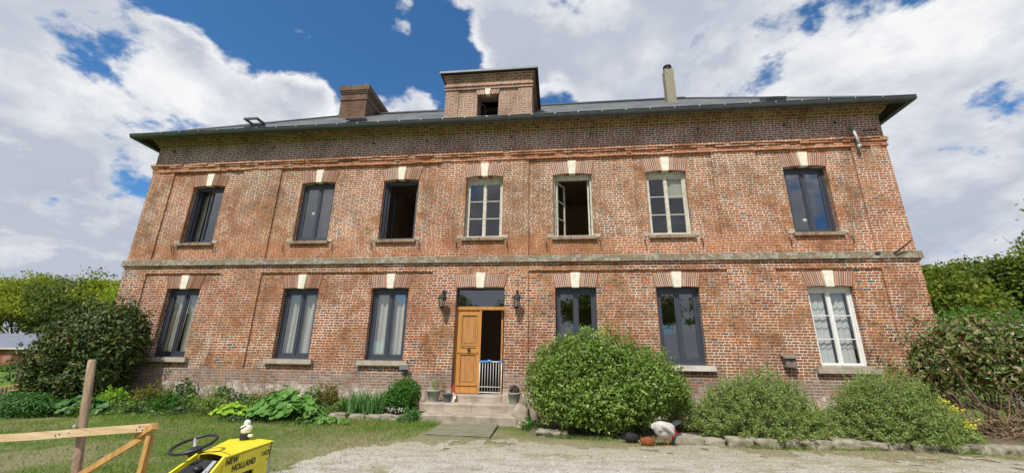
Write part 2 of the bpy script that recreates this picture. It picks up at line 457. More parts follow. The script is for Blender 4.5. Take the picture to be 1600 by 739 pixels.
def mk_glass(name, refl=.14, tint=(.75, .8, .82)):
    m, T = new_mat(name)
    gl = T.node('ShaderNodeBsdfGlossy'); gl.inputs['Roughness'].default_value = .015
    P = T.node('ShaderNodeNewGeometry').outputs['Position']
    bn = T.node('ShaderNodeBump'); bn.inputs['Strength'].default_value = .04; bn.inputs['Distance'].default_value = .02
    T.l.new(T.noise(P, 2.5, 2, .5), bn.inputs['Height']); T.l.new(bn.outputs[0], gl.inputs['Normal'])
    tr = T.node('ShaderNodeBsdfTransparent'); T.put(tr.inputs[0], tint)
    g = T.node('ShaderNodeNewGeometry')
    cs = T.m('ABSOLUTE', T.vm('DOT_PRODUCT', g.outputs['Incoming'], g.outputs['True Normal']))
    f = T.m('ADD', T.m('MULTIPLY', T.m('POWER', T.m('SUBTRACT', 1.0, cs, clamp=True), 5.0), .9), refl, clamp=True)
    mx = T.node('ShaderNodeMixShader'); T.l.new(f, mx.inputs[0]); T.l.new(tr.outputs[0], mx.inputs[1]); T.l.new(gl.outputs[0], mx.inputs[2])
    o = T.node('ShaderNodeOutputMaterial'); T.l.new(mx.outputs[0], o.inputs[0])
    return m


M['glass'] = mk_glass('window_glass', .24, (.93, .95, .95))
M['old_glass'] = mk_glass('old_window_glass', .13, (.92, .93, .93))


def mk_cloth(name, c, al=1.0):
    m, T = new_mat(name)
    P = T.node('ShaderNodeNewGeometry').outputs['Position']
    n = T.noise(T.vm('MULTIPLY', P, (14, 14, .4)), 1, 4, .5)
    col = T.mix(T.rng(n, .4, .7), c, tuple(k * .8 for k in c))
    finish(T, col, .95, spec=.05, trans=(c, .35))
    return m


M['curtain'] = mk_cloth('linen_curtain', (.86, .82, .72))
M['blind'] = mk_cloth('pale_blind', (.52, .52, .43))
# lace: cloth with scalloped dark rows
m, T = new_mat('lace_curtain')
P = T.node('ShaderNodeNewGeometry').outputs['Position']
x, y, z = T.xyz(P)
wave = T.m('MULTIPLY', T.m('ABSOLUTE', T.m('SINE', T.m('MULTIPLY', x, 22.0))), .05)
fz = T.m('FRACT', T.m('DIVIDE', T.m('ADD', T.m('ADD', z, wave), .12), .47))
row_ = T.m('MULTIPLY', T.m('LESS_THAN', fz, .10), .7)
n = T.noise(P, 60, 3, .6)
c = T.mix(T.m('MAXIMUM', row_, T.m('MULTIPLY', T.rng(n, .5, .6), .25)), (.78, .80, .78), (.20, .22, .23))
finish(T, c, .95, spec=.05, trans=((.7, .7, .7), .3))
M['lace'] = m

# foliage
M['leaf_round'] = island('glossy_hedge_leaves', [(0, (.05, .11, .015)), (.4, (.11, .20, .028)), (.7, (.20, .30, .05)), (.9, (.30, .38, .09)), (1, (.36, .36, .14))], .45, .35, .28)
M['leaf_laurel'] = island('dark_shrub_leaves', [(0, (.022, .05, .010)), (.4, (.05, .095, .018)), (.72, (.095, .135, .028)), (.90, (.18, .19, .06)), (1, (.20, .09, .045))], .48, .35, .15)
M['leaf_spirea'] = island('fine_green_leaves', [(0, (.12, .19, .05)), (.5, (.21, .30, .08)), (.8, (.30, .38, .12)), (.93, (.36, .36, .18)), (1, (.36, .24, .15))], .6, .2, .25)
M['leaf_red'] = island('bronze_green_leaves', [(0, (.05, .09, .018)), (.35, (.10, .16, .03)), (.6, (.18, .22, .06)), (.8, (.26, .22, .10)), (1, (.28, .12, .07))], .38, .45, .18)
M['leaf_broad'] = island('broad_leaves', [(0, (.075, .19, .025)), (.6, (.12, .27, .045)), (1, (.18, .34, .08))], .5, .35, .25)
M['leaf_hosta'] = island('dull_broad_leaves', [(0, (.03, .10, .018)), (.6, (.06, .16, .03)), (1, (.11, .22, .06))], .45, .4, .2)
M['leaf_lime'] = island('lime_leaves', [(0, (.16, .34, .02)), (.6, (.26, .45, .03)), (1, (.38, .52, .05))], .5, .3, .3)
M['leaf_iris'] = island('iris_leaves', [(0, (.07, .17, .04)), (.6, (.11, .25, .07)), (1, (.18, .30, .12))], .5, .3, .25)
M['leaf_dark'] = island('dense_green_leaves', [(0, (.03, .10, .010)), (.6, (.06, .17, .018)), (1, (.11, .24, .03))], .5, .3, .25)
M['leaf_autumn'] = island('yellowing_leaves', [(0, (.06, .10, .02)), (.4, (.12, .13, .03)), (.7, (.26, .20, .03)), (.88, (.36, .28, .03)), (1, (.22, .07, .03))], .6, .2, .2)
M['leaf_spring'] = island('spring_tree_leaves', [(0, (.15, .17, .02)), (.5, (.25, .28, .035)), (1, (.36, .38, .06))], .6, .2, .4)
M['leaf_right'] = island('olive_spring_leaves', [(0, (.08, .11, .02)), (.5, (.15, .185, .03)), (1, (.25, .27, .045))], .6, .2, .4)
M['leaf_lite'] = island('bright_spring_leaves', [(0, (.16, .23, .02)), (.5, (.24, .32, .025)), (1, (.32, .39, .04))], .6, .2, .4)
M['leaf_wood'] = island('woodland_leaves', [(0, (.06, .10, .025)), (.5, (.12, .16, .035)), (1, (.19, .22, .05))], .6, .2, .35)
M['leaf_lush'] = island('lush_tree_leaves', [(0, (.04, .10, .015)), (.5, (.08, .17, .02)), (1, (.14, .24, .035))], .5, .3, .3)
M['yellow_flower'] = island('yellow_flowers', [(0, (.72, .62, .02)), (1, (.85, .78, .10))], .6, .2, .3)
M['white_flower'] = island('white_flowers', [(0, (.75, .72, .74)), (1, (.85, .82, .85))], .6, .2, .3)
M['ivy'] = island('ground_ivy', [(0, (.05, .10, .02)), (.4, (.09, .18, .03)), (.75, (.14, .25, .045)), (1, (.23, .32, .07))], .5, .3, .2, big=(1.2, (.045, .07, .045)))
M['grass'] = island('lawn_blades', [(0, (.055, .15, .02)), (.5, (.12, .25, .03)), (.8, (.20, .33, .05)), (1, (.36, .34, .15))], .6, .2, .3, big=(1.6, (.24, .24, .09)))
M['dry_grass'] = island('dry_blades', [(0, (.14, .17, .05)), (.4, (.22, .21, .09)), (.8, (.33, .28, .15)), (1, (.42, .35, .22))], .7, .1, .2)
M['stones'] = island('gravel_stones', [(0, (.26, .22, .18)), (.4, (.40, .36, .30)), (.8, (.52, .48, .42)), (1, (.66, .62, .55))], .9, .15, 0)
M['flint'] = island('flint_stones', [(0, (.50, .46, .39)), (.5, (.66, .63, .56)), (1, (.36, .32, .27))], .9, .15, 0)

# lawn and far fields
m, T = new_mat('lawn_ground')
P = T.node('ShaderNodeNewGeometry').outputs['Position']
x, y, z = T.xyz(P)
n = T.noise(P, .6, 6, .6); n2 = T.noise(P, 7, 6, .7); n3 = T.noise(P, 60, 4, .7)
c = T.mix(T.rng(n2, .38, .62), (.085, .14, .03), (.17, .20, .06))
c = T.mix(T.m('MULTIPLY', T.rng(n, .46, .60), .8), c, (.29, .25, .15))
far = T.rng(T.vm('LENGTH', P), 13, 24)
c = T.mix(far, c, T.mix(T.rng(n, .4, .6), (.13, .24, .03), (.10, .19, .03)))
yy = T.m('ADD', y, T.m('MULTIPLY', T.m('SUBTRACT', n2, .5), 1.2))
edge = T.m('MULTIPLY', T.rng(x, -5.2, -2.8), T.rng(yy, 9.2, 7.4))
c = T.mix(T.m('MULTIPLY', edge, .75), c, T.mix(n3, (.42, .36, .24), (.26, .22, .13)))
c = T.mix(T.m('MULTIPLY', n3, .5), c, T.mix(.5, c, (.05, .05, .02)))
finish(T, c, .95, n3, .7, .02, .1)
M['lawn'] = m

m, T = new_mat('gravel')
P = T.node('ShaderNodeNewGeometry').outputs['Position']
x, y, z = T.xyz(P)
n = T.noise(P, .7, 6, .65); n2 = T.noise(T.vm('MULTIPLY', P, (.55, 1.6, 1)), 3.2, 7, .72); n3 = T.noise(P, 70, 5, .75)
vo = T.node('ShaderNodeTexVoronoi'); T.put(vo.inputs['Vector'], T.vm('ADD', P, T.vm('SCALE', T.noise(P, 20, 3, .6, out=1), None, .05))); vo.inputs['Scale'].default_value = 58
vr = T.node('ShaderNodeSeparateColor'); T.l.new(vo.outputs['Color'], vr.inputs[0])
c = T.ramp(vr.outputs[0], [(0, (.35, .325, .29)), (.4, (.45, .425, .385)), (.75, (.53, .505, .465)), (1, (.66, .635, .595))])
c = T.mix(T.rng(n3, .42, .66, .0, .6), c, (.33, .275, .20))
c = T.mix(T.m('MULTIPLY', T.rng(n2, .44, .60), .75), c, (.33, .29, .23))
c = T.mix(T.m('MULTIPLY', T.rng(n, .50, .62), T.rng(n2, .40, .56)), c, T.mix(n3, (.20, .19, .09), (.30, .26, .16)))
c = T.mix(T.m('MULTIPLY', T.rng(y, 5.6, 7.6), .5), c, T.mix(n2, (.40, .34, .24), (.27, .24, .14)))
finish(T, c, .95, T.m('ADD', n3, vo.outputs['Distance']), .5, .012, .1)
M['gravel'] = m

m, T = new_mat('barn_wall')
P = T.node('ShaderNodeNewGeometry').outputs['Position']
n = T.noise(P, .8, 6, .6); n2 = T.noise(P, 9, 5, .7)
c = T.mix(T.rng(n, .45, .7), (.26, .085, .055), (.34, .20, .14))
c = T.mix(T.rng(n2, .5, .7), c, (.22, .12, .09))
finish(T, c, .95, n2, .4, .02, .1)
M['barn_wall'] = m
M['barn_roof'] = simple('barn_slate', (.20, .215, .26), .5, .15, 1.5)
M['barn_door'] = simple('barn_door', (.13, .035, .03), .8, .2, 3)
M['car_white'] = simple('white_car_paint', (.72, .74, .77), .25, .05, 3, spec=.6, bstr=0)

# ------------------------------------------------------------------ mesh helpers
WO = {}


def origin(o):
    return WO.get(o.name, Vector((0, 0, 0)))


def tag(o, label=None, cat=None, group=None, kind=None):
    if label: o['label'] = label
    if cat: o['category'] = cat
    if group: o['group'] = group
    if kind: o['kind'] = kind
    return o


def thing(name, loc, label, cat, group=None):
    o = bpy.data.objects.new(name, None)
    COL.objects.link(o)
    o.location = loc
    o.empty_display_size = .2
    WO[o.name] = Vector(loc)
    return tag(o, label, cat, group)


class MB:
    """collects shapes given in scene coordinates and links them as ONE mesh object"""
    def __init__(s):
        s.v = []; s.f = []; s.nv = 0

    def add(s, v, f):
        v = np.asarray(v, float)
        s.v.append(v)
        s.f.extend([tuple(i + s.nv for i in q) for q in f])
        s.nv += len(v)
        return s

    def box(s, lo, hi, rot=None, piv=None):
        x0, y0, z0 = lo; x1, y1, z1 = hi
        v = np.array([(x0, y0, z0), (x1, y0, z0), (x1, y1, z0), (x0, y1, z0), (x0, y0, z1), (x1, y0, z1), (x1, y1, z1), (x0, y1, z1)], float)
        if rot is not None:
            p = np.array(piv if piv is not None else v.mean(0)); v = (v - p) @ np.array(rot.to_3x3()).T + p
        return s.add(v, [(0, 3, 2, 1), (4, 5, 6, 7), (0, 1, 5, 4), (1, 2, 6, 5), (2, 3, 7, 6), (3, 0, 4, 7)])

    def hexa(s, pts):
        return s.add(pts, [(0, 3, 2, 1), (4, 5, 6, 7), (0, 1, 5, 4), (1, 2, 6, 5), (2, 3, 7, 6), (3, 0, 4, 7)])

    def bar(s, a, b, w, h, upv=(0, 0, 1)):
        a = Vector(a); b = Vector(b); d = (b - a).normalized()
        x = d.cross(Vector(upv)).normalized(); z = x.cross(d)
        q = []
        for p in (a, b):
            for i, j in ((-1, -1), (1, -1), (1, 1), (-1, 1)):
                q.append(p + x * (i * w / 2) + z * (j * h / 2))
        return s.add([tuple(k) for k in q], [(0, 1, 2, 3), (7, 6, 5, 4), (0, 4, 5, 1), (1, 5, 6, 2), (2, 6, 7, 3), (3, 7, 4, 0)])

    def tube(s, pts, rad, seg=8, cap=True):
        pts = [Vector(p) for p in pts]
        if not hasattr(rad, '__len__'): rad = [rad] * len(pts)
        v = []; f = []
        ref = Vector((0.13, 0.21, 1)).normalized()
        for i, p in enumerate(pts):
            d = (pts[min(i + 1, len(pts) - 1)] - pts[max(i - 1, 0)]).normalized()
            r_ = ref if abs(d.dot(ref)) < .95 else Vector((1, 0, 0))
            x = d.cross(r_).normalized(); y = d.cross(x)
            for k in range(seg):
                a = 2 * math.pi * k / seg
                v.append(tuple(p + (x * math.cos(a) + y * math.sin(a)) * rad[i]))
        for i in range(len(pts) - 1):
            for k in range(seg):
                a = i * seg + k; b = i * seg + (k + 1) % seg
                f.append((a, b, b + seg, a + seg))
        if cap:
            f.append(tuple(range(seg - 1, -1, -1)))
            f.append(tuple((len(pts) - 1) * seg + k for k in range(seg)))
        return s.add(v, f)

    def lathe(s, c, prof, seg=20):
        v = []; f = []
        for r, z in prof:
            for k in range(seg):
                a = 2 * math.pi * k / seg
                v.append((c[0] + r * math.cos(a), c[1] + r * math.sin(a), c[2] + z))
        n = len(prof)
        for i in range(n - 1):
            for k in range(seg):
                a = i * seg + k; b = i * seg + (k + 1) % seg
                f.append((a, b, b + seg, a + seg))
        f.append(tuple(range(seg - 1, -1, -1))); f.append(tuple((n - 1) * seg + k for k in range(seg)))
        return s.add(v, f)

    def prism(s, poly, y0, y1):
        """polygon in x,z extruded along y"""
        n = len(poly)
        v = [(x, y0, z) for x, z in poly] + [(x, y1, z) for x, z in poly]
        f = [tuple(range(n)), tuple(range(2 * n - 1, n - 1, -1))]
        for i in range(n):
            j = (i + 1) % n
            f.append((i, i + n, j + n, j))
        return s.add(v, f)

    def sphere(s, c, r, seg=12, rings=8):
        v = []; f = []
        r = (r, r, r) if not hasattr(r, '__len__') else r
        for i in range(rings + 1):
            t = math.pi * i / rings
            for k in range(seg):
                a = 2 * math.pi * k / seg
                v.append((c[0] + r[0] * math.sin(t) * math.cos(a), c[1] + r[1] * math.sin(t) * math.sin(a), c[2] + r[2] * math.cos(t)))
        for i in range(rings):
            for k in range(seg):
                a = i * seg + k; b = i * seg + (k + 1) % seg
                f.append((a, a + seg, b + seg, b))
        return s.add(v, f)

    def rock(s, c, size, seed=0, amp=.18, n=4, rotz=0.0, sq=.55):
        """a rounded, uneven block"""
        v = []; f = []
        idx = {}
        def vid(p):
            k = tuple(round(q, 5) for q in p)
            if k not in idx:
                idx[k] = len(v); v.append(k)
            return idx[k]
        for ax in range(3):
            for sg in (-1, 1):
                for i in range(n):
                    for j in range(n):
                        q = []
                        for a, b in ((i, j), (i + 1, j), (i + 1, j + 1), (i, j + 1)):
                            p = [0, 0, 0]; p[ax] = sg; p[(ax + 1) % 3] = 2 * a / n - 1; p[(ax + 2) % 3] = 2 * b / n - 1
                            q.append(vid(p))
                        f.append(tuple(q) if sg > 0 else tuple(q[::-1]))
        out = []
        ca, sa = math.cos(rotz), math.sin(rotz)
        for p in v:
            P_ = Vector(p); L = P_.length; P_ = P_ * (sq + (1 - sq) * 1.25 / L)
            k = 1 + amp * mnoise.noise(Vector(p) * 1.1 + Vector((seed * 3.7, seed * 1.3, 0))) + amp * .4 * mnoise.noise(Vector(p) * 3.1 + Vector((seed, 0, seed)))
            x, y, z = P_.x * size[0] / 2 * k, P_.y * size[1] / 2 * k, P_.z * size[2] / 2 * k
            out.append((c[0] + x * ca - y * sa, c[1] + x * sa + y * ca, c[2] + z))
        return s.add(out, f)

    def build(s, name, mat, parent=None, smooth=False, loc=None):
        me = bpy.data.meshes.new(name)
        v = np.concatenate(s.v) if s.v else np.zeros((0, 3))
        o0 = origin(parent) if parent is not None else Vector(loc or (0, 0, 0))
        me.from_pydata((v - np.array(o0)).tolist(), [], s.f)
        me.materials.append(M[mat] if isinstance(mat, str) else mat)
        if smooth:
            me.polygons.foreach_set('use_smooth', [True] * len(me.polygons))
        me.update()
        o = bpy.data.objects.new(name, me)
        COL.objects.link(o)
        if parent is not None:
            o.parent = parent
        else:
            o.location = o0
        WO[o.name] = o0
        return o


def quick(name, V, F, mat, parent=None, loc=None, smooth=False):
    """fast mesh from arrays: V (n,3), F (m,k) with k corners each"""
    o0 = origin(parent) if parent is not None else Vector(loc or (0, 0, 0))
    V = (np.asarray(V, np.float32) - np.array(o0, np.float32))
    F = np.asarray(F, np.int32)
    me = bpy.data.meshes.new(name)
    me.vertices.add(len(V)); me.vertices.foreach_set('co', V.ravel())
    k = F.shape[1]
    me.loops.add(F.size); me.loops.foreach_set('vertex_index', F.ravel())
    me.polygons.add(len(F)); me.polygons.foreach_set('loop_start', np.arange(0, F.size, k, dtype=np.int32))
    me.polygons.foreach_set('loop_total', np.full(len(F), k, np.int32))
    if smooth: me.polygons.foreach_set('use_smooth', np.ones(len(F), bool))
    me.materials.append(M[mat] if isinstance(mat, str) else mat)
    me.update(calc_edges=True); me.validate()
    o = bpy.data.objects.new(name, me); COL.objects.link(o)
    if parent is not None: o.parent = parent
    else: o.location = o0
    WO[o.name] = o0
    return o


def unit(a):
    return a / np.maximum(np.linalg.norm(a, axis=1, keepdims=True), 1e-9)


def leaf_arrays(C, N, L, wr=.5, r=None, fold=.25):
    """leaves as two folded triangles-pairs: centre C, facing N, length L"""
    r = r or rng
    n = len(C)
    t = unit(np.cross(N, r.normal(size=(n, 3))))
    b = np.cross(N, t)
    L = np.broadcast_to(L, (n,))[:, None]
    base = C - t * L * .5; tip = C + t * L * .5 - N * L * .12
    le = C + b * L * wr * .5 + N * L * fold * wr * .5
    ri = C - b * L * wr * .5 + N * L * fold * wr * .5
    V = np.stack([base, le, tip, ri], 1).reshape(-1, 3)
    i = np.arange(n)[:, None] * 4
    F = np.concatenate([i + np.array([[0, 1, 2]]), i + np.array([[0, 2, 3]])], 1).reshape(-1, 3)
    return V, F


def merge(parts):
    V = []; F = []; k = 0
    for v, f in parts:
        V.append(v); F.append(f + k); k += len(v)
    return np.concatenate(V), np.concatenate(F)


def blob_points(n, c, rad, r, lump=.16, nl=26, shell=.45, lump_size=.35, cutz=None):
    """points in the outer layer of a lumpy crown; returns points and outward normals"""
    D = unit(r.normal(size=(n, 3)))
    K = unit(r.normal(size=(nl, 3)))
    a = r.uniform(.3, 1, nl)
    dots = D @ K.T
    bump = (a * np.exp((dots - 1) / (lump_size ** 2 / 2))).max(1)
    rr = (1 - lump) + 2 * lump * bump
    depth = 1 - shell * r.uniform(0, 1, n) ** 1.5
    P = D * (rr * depth)[:, None] * np.array(rad) + np.array(c)
    N = unit(D / np.array(rad))
    if cutz is not None:
        k = P[:, 2] > cutz
        P = P[k]; N = N[k]
    return P, N


def foliage(name, parts, mat, parent):
    V, F = merge(parts)
    return quick(name, V, F, mat, parent)


def limb(mb, p, d, L, r0, r, depth, spread=.55, up=.15, seg=6, tips=None, nk=3):
    """recursive branching"""
    pts = [Vector(p)]; rad = [r0]
    d = Vector(d).normalized()
    k = 4
    for i in range(k):
        d = (d + Vector((r.normal() * .12, r.normal() * .12, r.normal() * .08 + up * .25))).normalized()
        pts.append(pts[-1] + d * (L / k)); rad.append(r0 * (1 - .5 * (i + 1) / k))
    mb.tube(pts, rad, seg, cap=False)
    if depth == 0:
        if tips is not None: tips += [tuple(q) for q in pts[2:]]
        return
    for j in range(nk):
        a = r.uniform(0, 6.28)
        side = d.orthogonal().normalized()
        side.rotate(Matrix.Rotation(a, 3, d))
        nd = (d * (1 - spread * .4) + side * spread * r.uniform(.6, 1.3)).normalized()
        src = pts[-1] if j < 2 else pts[2 + int(r.integers(0, 2))]
        limb(mb, src, nd, L * r.uniform(.62, .82), rad[-1] * (.95 if j == 0 else .75), r, depth - 1, spread, up, max(4, seg - 1), tips, nk)


def tree(name, loc, h, cr_, label, cat, mat, seed, group=None, leaves=5000, ls=.26, trunk=.30, dens=1.0, bole=.3, spread=.55, puff=.9):
    r = np.random.default_rng(seed)
    t = thing(name, loc, label, cat, group)
    mb = MB(); tips = []
    p0 = Vector(loc)
    top = p0 + Vector((r.normal() * .3, r.normal() * .3, h * bole))
    mb.tube([p0 - Vector((0, 0, .3)), p0 + Vector((0, 0, h * .04)), (p0 + top) / 2, top], [trunk * 1.4, trunk, trunk * .85, trunk * .72], 9)
    nb = 5
    for i in range(nb):
        a = 6.28 * i / nb + r.uniform(-.4, .4)
        d = Vector((math.cos(a) * spread, math.sin(a) * spread, r.uniform(.6, 1.2)))
        limb(mb, top - Vector((0, 0, r.uniform(0, h * .08))), d, h * .26, trunk * .45, r, 2, spread, .25, 6, tips)
    limb(mb, top, (r.normal() * .1, r.normal() * .1, 1), h * .30, trunk * .6, r, 2, spread * .8, .3, 6, tips)
    mb.build('trunk', 'bark', t, True)
    T_ = np.array(tips)
    base = np.array(loc) + np.array([0, 0, h * .60])
    q = (T_ - base) / np.array([cr_, cr_, h * .36])
    T_ = T_[np.linalg.norm(q, axis=1) < 1.0]
    # the leaves hang in clumps round the branch ends; a few crown clumps fill the outline
    D = unit(r.normal(size=(46, 3))); D[:, 2] = np.abs(D[:, 2]) * .9 - .25
    K = base + D * np.array([cr_, cr_, h * .36]) * r.uniform(.55, .92, (46, 1))
    cen = np.concatenate([T_[r.integers(0, len(T_), 46)], K])
    wt = r.uniform(.3, 1.6, len(cen)); wt /= wt.sum()
    idx = r.choice(len(cen), leaves, p=wt)
    sz_ = r.uniform(.11, .26, len(cen)) * cr_
    g = np.clip(r.normal(size=(leaves, 3)) * .72, -1.25, 1.25)
    C = cen[idx] + g * sz_[idx][:, None] * np.array([1.15, 1.15, .62])
    N = unit(r.normal(size=(leaves, 3)) + np.array([0, -.3, .7]))
    V, F = leaf_arrays(C, N, ls * r.uniform(.6, 1.3, leaves), .75, r)
    quick('crown', V, F, mat, t)
    return t


def bush(name, loc, blobs, label, cat, mat, n, ls, seed, group=None, wr=.5, lump=.16, nl=26, shell=.45, lsz=.35, stems=True, nrand=.9, cutz=.02, core=True, stem_mat='bark', shoots=0, sl=.16):
    r = np.random.default_rng(seed)
    t = thing(name, loc, label, cat, group)
    parts = []
    tot = sum(b[1][0] * b[1][2] for b in blobs)
    for c, rad in blobs:
        k = int(n * rad[0] * rad[2] / tot)
        P, N = blob_points(k, c, rad, r, lump, nl, shell, lsz, cutz)
        N = unit(N + r.normal(size=N.shape) * nrand + np.array([0, -.15, .35]))
        parts.append(leaf_arrays(P, N, ls * r.uniform(.55, 1.3, len(P)), wr, r))
        if core:                            # leaves deep inside the shrub
            P, N = blob_points(k // 4, c, tuple(q * .72 for q in rad), r, .1, 12, .5, .5, cutz)
            N = unit(N + r.normal(size=N.shape) * .5)
            parts.append(leaf_arrays(P, N, ls * 1.7 * r.uniform(.7, 1.3, len(P)), .8, r))
        if shoots:
            q = int(shoots * rad[0] * rad[2] / tot)
            P, N = blob_points(q, c, rad, r, lump, nl, .06, lsz, cutz)
            D = unit(N + r.normal(size=N.shape) * .45 + np.array([0, -.1, .55]))
            L_ = sl * r.uniform(.4, 1.5, len(P))
            f_ = r.uniform(-.3, 1, (len(P), 12))
            C = (P[:, None, :] + D[:, None, :] * (L_[:, None] * f_)[:, :, None]).reshape(-1, 3) + r.normal(size=(len(P) * 12, 3)) * ls * .28
            parts.append(leaf_arrays(C, unit(np.repeat(D, 12, 0) * .4 + r.normal(size=C.shape) * .7 + np.array([0, -.2, .3])), ls * r.uniform(.4, 1.0, len(C)), wr, r))
    foliage('foliage', parts, mat, t)
    if stems:
        mb = MB()
        for i in range(14):
            c, rad = blobs[i % len(blobs)]
            b = Vector(loc) + Vector((r.normal() * .12, r.normal() * .08, 0))
            b.x = b.x * .4 + c[0] * .6 + r.normal() * .1
            e = Vector(c) + Vector((r.uniform(-.6, .6) * rad[0], r.uniform(-.6, .6) * rad[1], r.uniform(0, .6) * rad[2]))
            m_ = (b + e) / 2 + Vector((r.normal() * .08, r.normal() * .08, 0))
            mb.tube([b, m_, e], [.025, .018, .008], 5)
        mb.build('stem', stem_mat, t, True)
    return t


def sprig_bush(name, loc, half, h, label, cat, mat, seed, stems=240, per=46, ls=.03, group=None, lean=1.0, flowers=None, wild=.16):
    """a loose shrub of arching sprigs thick with tiny leaves"""
    r = np.random.default_rng(seed)
    t = thing(name, loc, label, cat, group)
    mb = MB(); C = []; 
    fl = []
    for i in range(stems):
        a = r.uniform(0, 2 * math.pi); q = math.sqrt(r.uniform(0, 1))
        ex, ey = math.cos(a) * q, math.sin(a) * q
        e = Vector(loc) + Vector((ex * half[0], ey * half[1], h * (1 - .86 * q ** 2.4) * r.uniform(.58, 1.0) * (1.16 if r.uniform() < .12 else 1)))
        b = Vector(loc) + Vector((ex * half[0] * .45, ey * half[1] * .4, 0))
        m_ = b.lerp(e, .55) + Vector((ex * half[0] * .08, ey * .05, h * .10))
        pts = []
        for k in range(7):
            s_ = k / 6
            p = b * (1 - s_) ** 2 + m_ * 2 * s_ * (1 - s_) + e * s_ ** 2
            p = p + Vector((r.normal(), r.normal(), r.normal())) * .015
            pts.append(p)
        if i % 3 == 0: mb.tube(pts, [.006, .005, .005, .004, .003, .003, .002], 3, False)
        P = np.array(pts)
        s_ = 6 - r.uniform(0, 1, per) ** 1.3 * (5.0 if q > .6 else 3.6) 
        k = np.minimum(s_.astype(int), 5); f_ = (s_ - k)[:, None]
        c = P[k] * (1 - f_) + P[k + 1] * f_
        C.append(c + r.normal(size=c.shape) * wild * .16)
        if flowers and flowers(e): fl.append(np.array(e) + r.normal(size=(14, 3)) * .05 + np.array([0, -.04, .03]))
    C = np.concatenate(C); C = C[C[:, 2] > .01]
    N = unit(r.normal(size=C.shape) + np.array([0, -.3, .5]))
    V, F = leaf_arrays(C, N, ls * r.uniform(.6, 1.4, len(C)), .42, r)
    quick('foliage', V, F, mat, t)
    mb.build('stem', 'bark_pale', t)
    if fl:
        fl = np.concatenate(fl)
        V, F = leaf_arrays(fl, unit(r.normal(size=fl.shape) + np.array([0, -.5, .8])), .04, .9, r)
        quick('flower', V, F, 'yellow_flower', t)
    return t


def disc_leaf_plant(name, loc, half, h, label, cat, mat, seed, n=110, ls=.16, group=None):
    """a mound of big rounded leaves on stalks"""
    r = np.random.default_rng(seed)
    t = thing(name, loc, label, cat, group)
    V = []; F = []; mb = MB()
    for i in range(n):
        a = r.uniform(0, 6.283); q = math.sqrt(r.uniform(0, 1))
        x = math.cos(a) * q; y = math.sin(a) * q
        c = Vector(loc) + Vector((x * half[0], y * half[1], h * (1 - .75 * q * q) * r.uniform(.6, 1.05) + .03))
        N = Vector((x * .7 + r.normal() * .3, y * .7 - .35 + r.normal() * .3, 1.0)).normalized()
        tx = N.orthogonal().normalized(); tx.rotate(Matrix.Rotation(r.uniform(0, 6.28), 3, N)); ty = N.cross(tx)
        L = ls * r.uniform(.6, 1.25) * .5
        b = len(V); V.append(tuple(c - N * L * .25))
        for k in range(9):
            aa = 6.283 * k / 9
            rr = L * (1 + .12 * math.cos(2 * aa) + r.normal() * .05) * (.75 if k == 0 else 1)
            V.append(tuple(c + tx * math.cos(aa) * rr + ty * math.sin(aa) * rr + N * (L * .10 * math.sin(aa * 3))))
        for k in range(9):
            F.append((b, b + 1 + k, b + 1 + (k + 1) % 9))
        if i % 2 == 0: mb.tube([Vector(loc) + Vector((x * half[0] * .6, y * half[1] * .6, 0)), c], [.006, .004], 3, False)
    quick('foliage', V, np.array(F), mat, t, smooth=True)
    mb.build('stem', mat, t)
    return t


def blade_arrays(C, H, Wd, r, lean=.35):
    n = len(C)
    a = r.uniform(0, 6.283, n)
    s_ = np.stack([np.cos(a), np.sin(a), np.zeros(n)], 1) * np.broadcast_to(Wd, (n,))[:, None] * .5
    ld = np.stack([r.normal(size=n), r.normal(size=n), np.zeros(n)], 1) * lean
    H = np.broadcast_to(H, (n,))[:, None]
    upv = np.array([[0, 0, 1.]])
    V = np.stack([C - s_, C + s_, C + upv * H * .6 + ld * H * .4 + s_ * .7, C + upv * H * .6 + ld * H * .4 - s_ * .7, C + upv * H + ld * H], 1).reshape(-1, 3)
    i = np.arange(n)[:, None] * 5
    F = np.concatenate([i + np.array([[0, 1, 2]]), i + np.array([[0, 2, 3]]), i + np.array([[3, 2, 4]])], 1).reshape(-1, 3)
    return V, F


# ------------------------------------------------------------------ the ground
def smooth(a, b, x):
    t = np.clip((x - a) / (b - a), 0, 1)
    return t * t * (3 - 2 * t)


def gz(x, y):
    """height of the ground: it falls gently from the house towards the camera"""
    x = np.asarray(x, float); y = np.asarray(y, float)
    return -.20 * smooth(7.4, 2.5, y) + .012 * np.sin(x * 1.7 + y) * np.sin(y * 1.3) * smooth(12, 6, np.abs(y - 4)) + .0


def axis(fine0, fine1, step, far):
    a = list(np.arange(fine0, fine1 + 1e-6, step))
    s_ = step
    while a[-1] < far: s_ *= 1.35; a.append(a[-1] + s_)
    s_ = step
    while a[0] > -far: s_ *= 1.35; a.insert(0, a[0] - s_)
    return np.array(a)


ax, ay = axis(-16, 12, .25, 900), axis(-4, 14, .25, 900)
X, Y = np.meshgrid(ax, ay)
V = np.stack([X, Y, gz(X, Y)], -1).reshape(-1, 3)
nx_ = len(ax)
i, j = np.meshgrid(np.arange(nx_ - 1), np.arange(len(ay) - 1))
a = (j * nx_ + i).ravel()
quick('ground', V, np.stack([a, a + 1, a + 1 + nx_, a + nx_], 1), 'lawn', smooth=True).__setitem__('kind', 'structure')


def drive_edge(x):
    """far edge (y) of the gravel at x"""
    return np.interp(x, [-4.4, -3.7, -3.3, -2.9, -2.1, -.6, 1.3, 4.1, 6.8, 12, 30], [3.0, 5.2, 6.2, 7.0, 7.35, 7.55, 7.45, 7.45, 7.5, 7.6, 7.8])


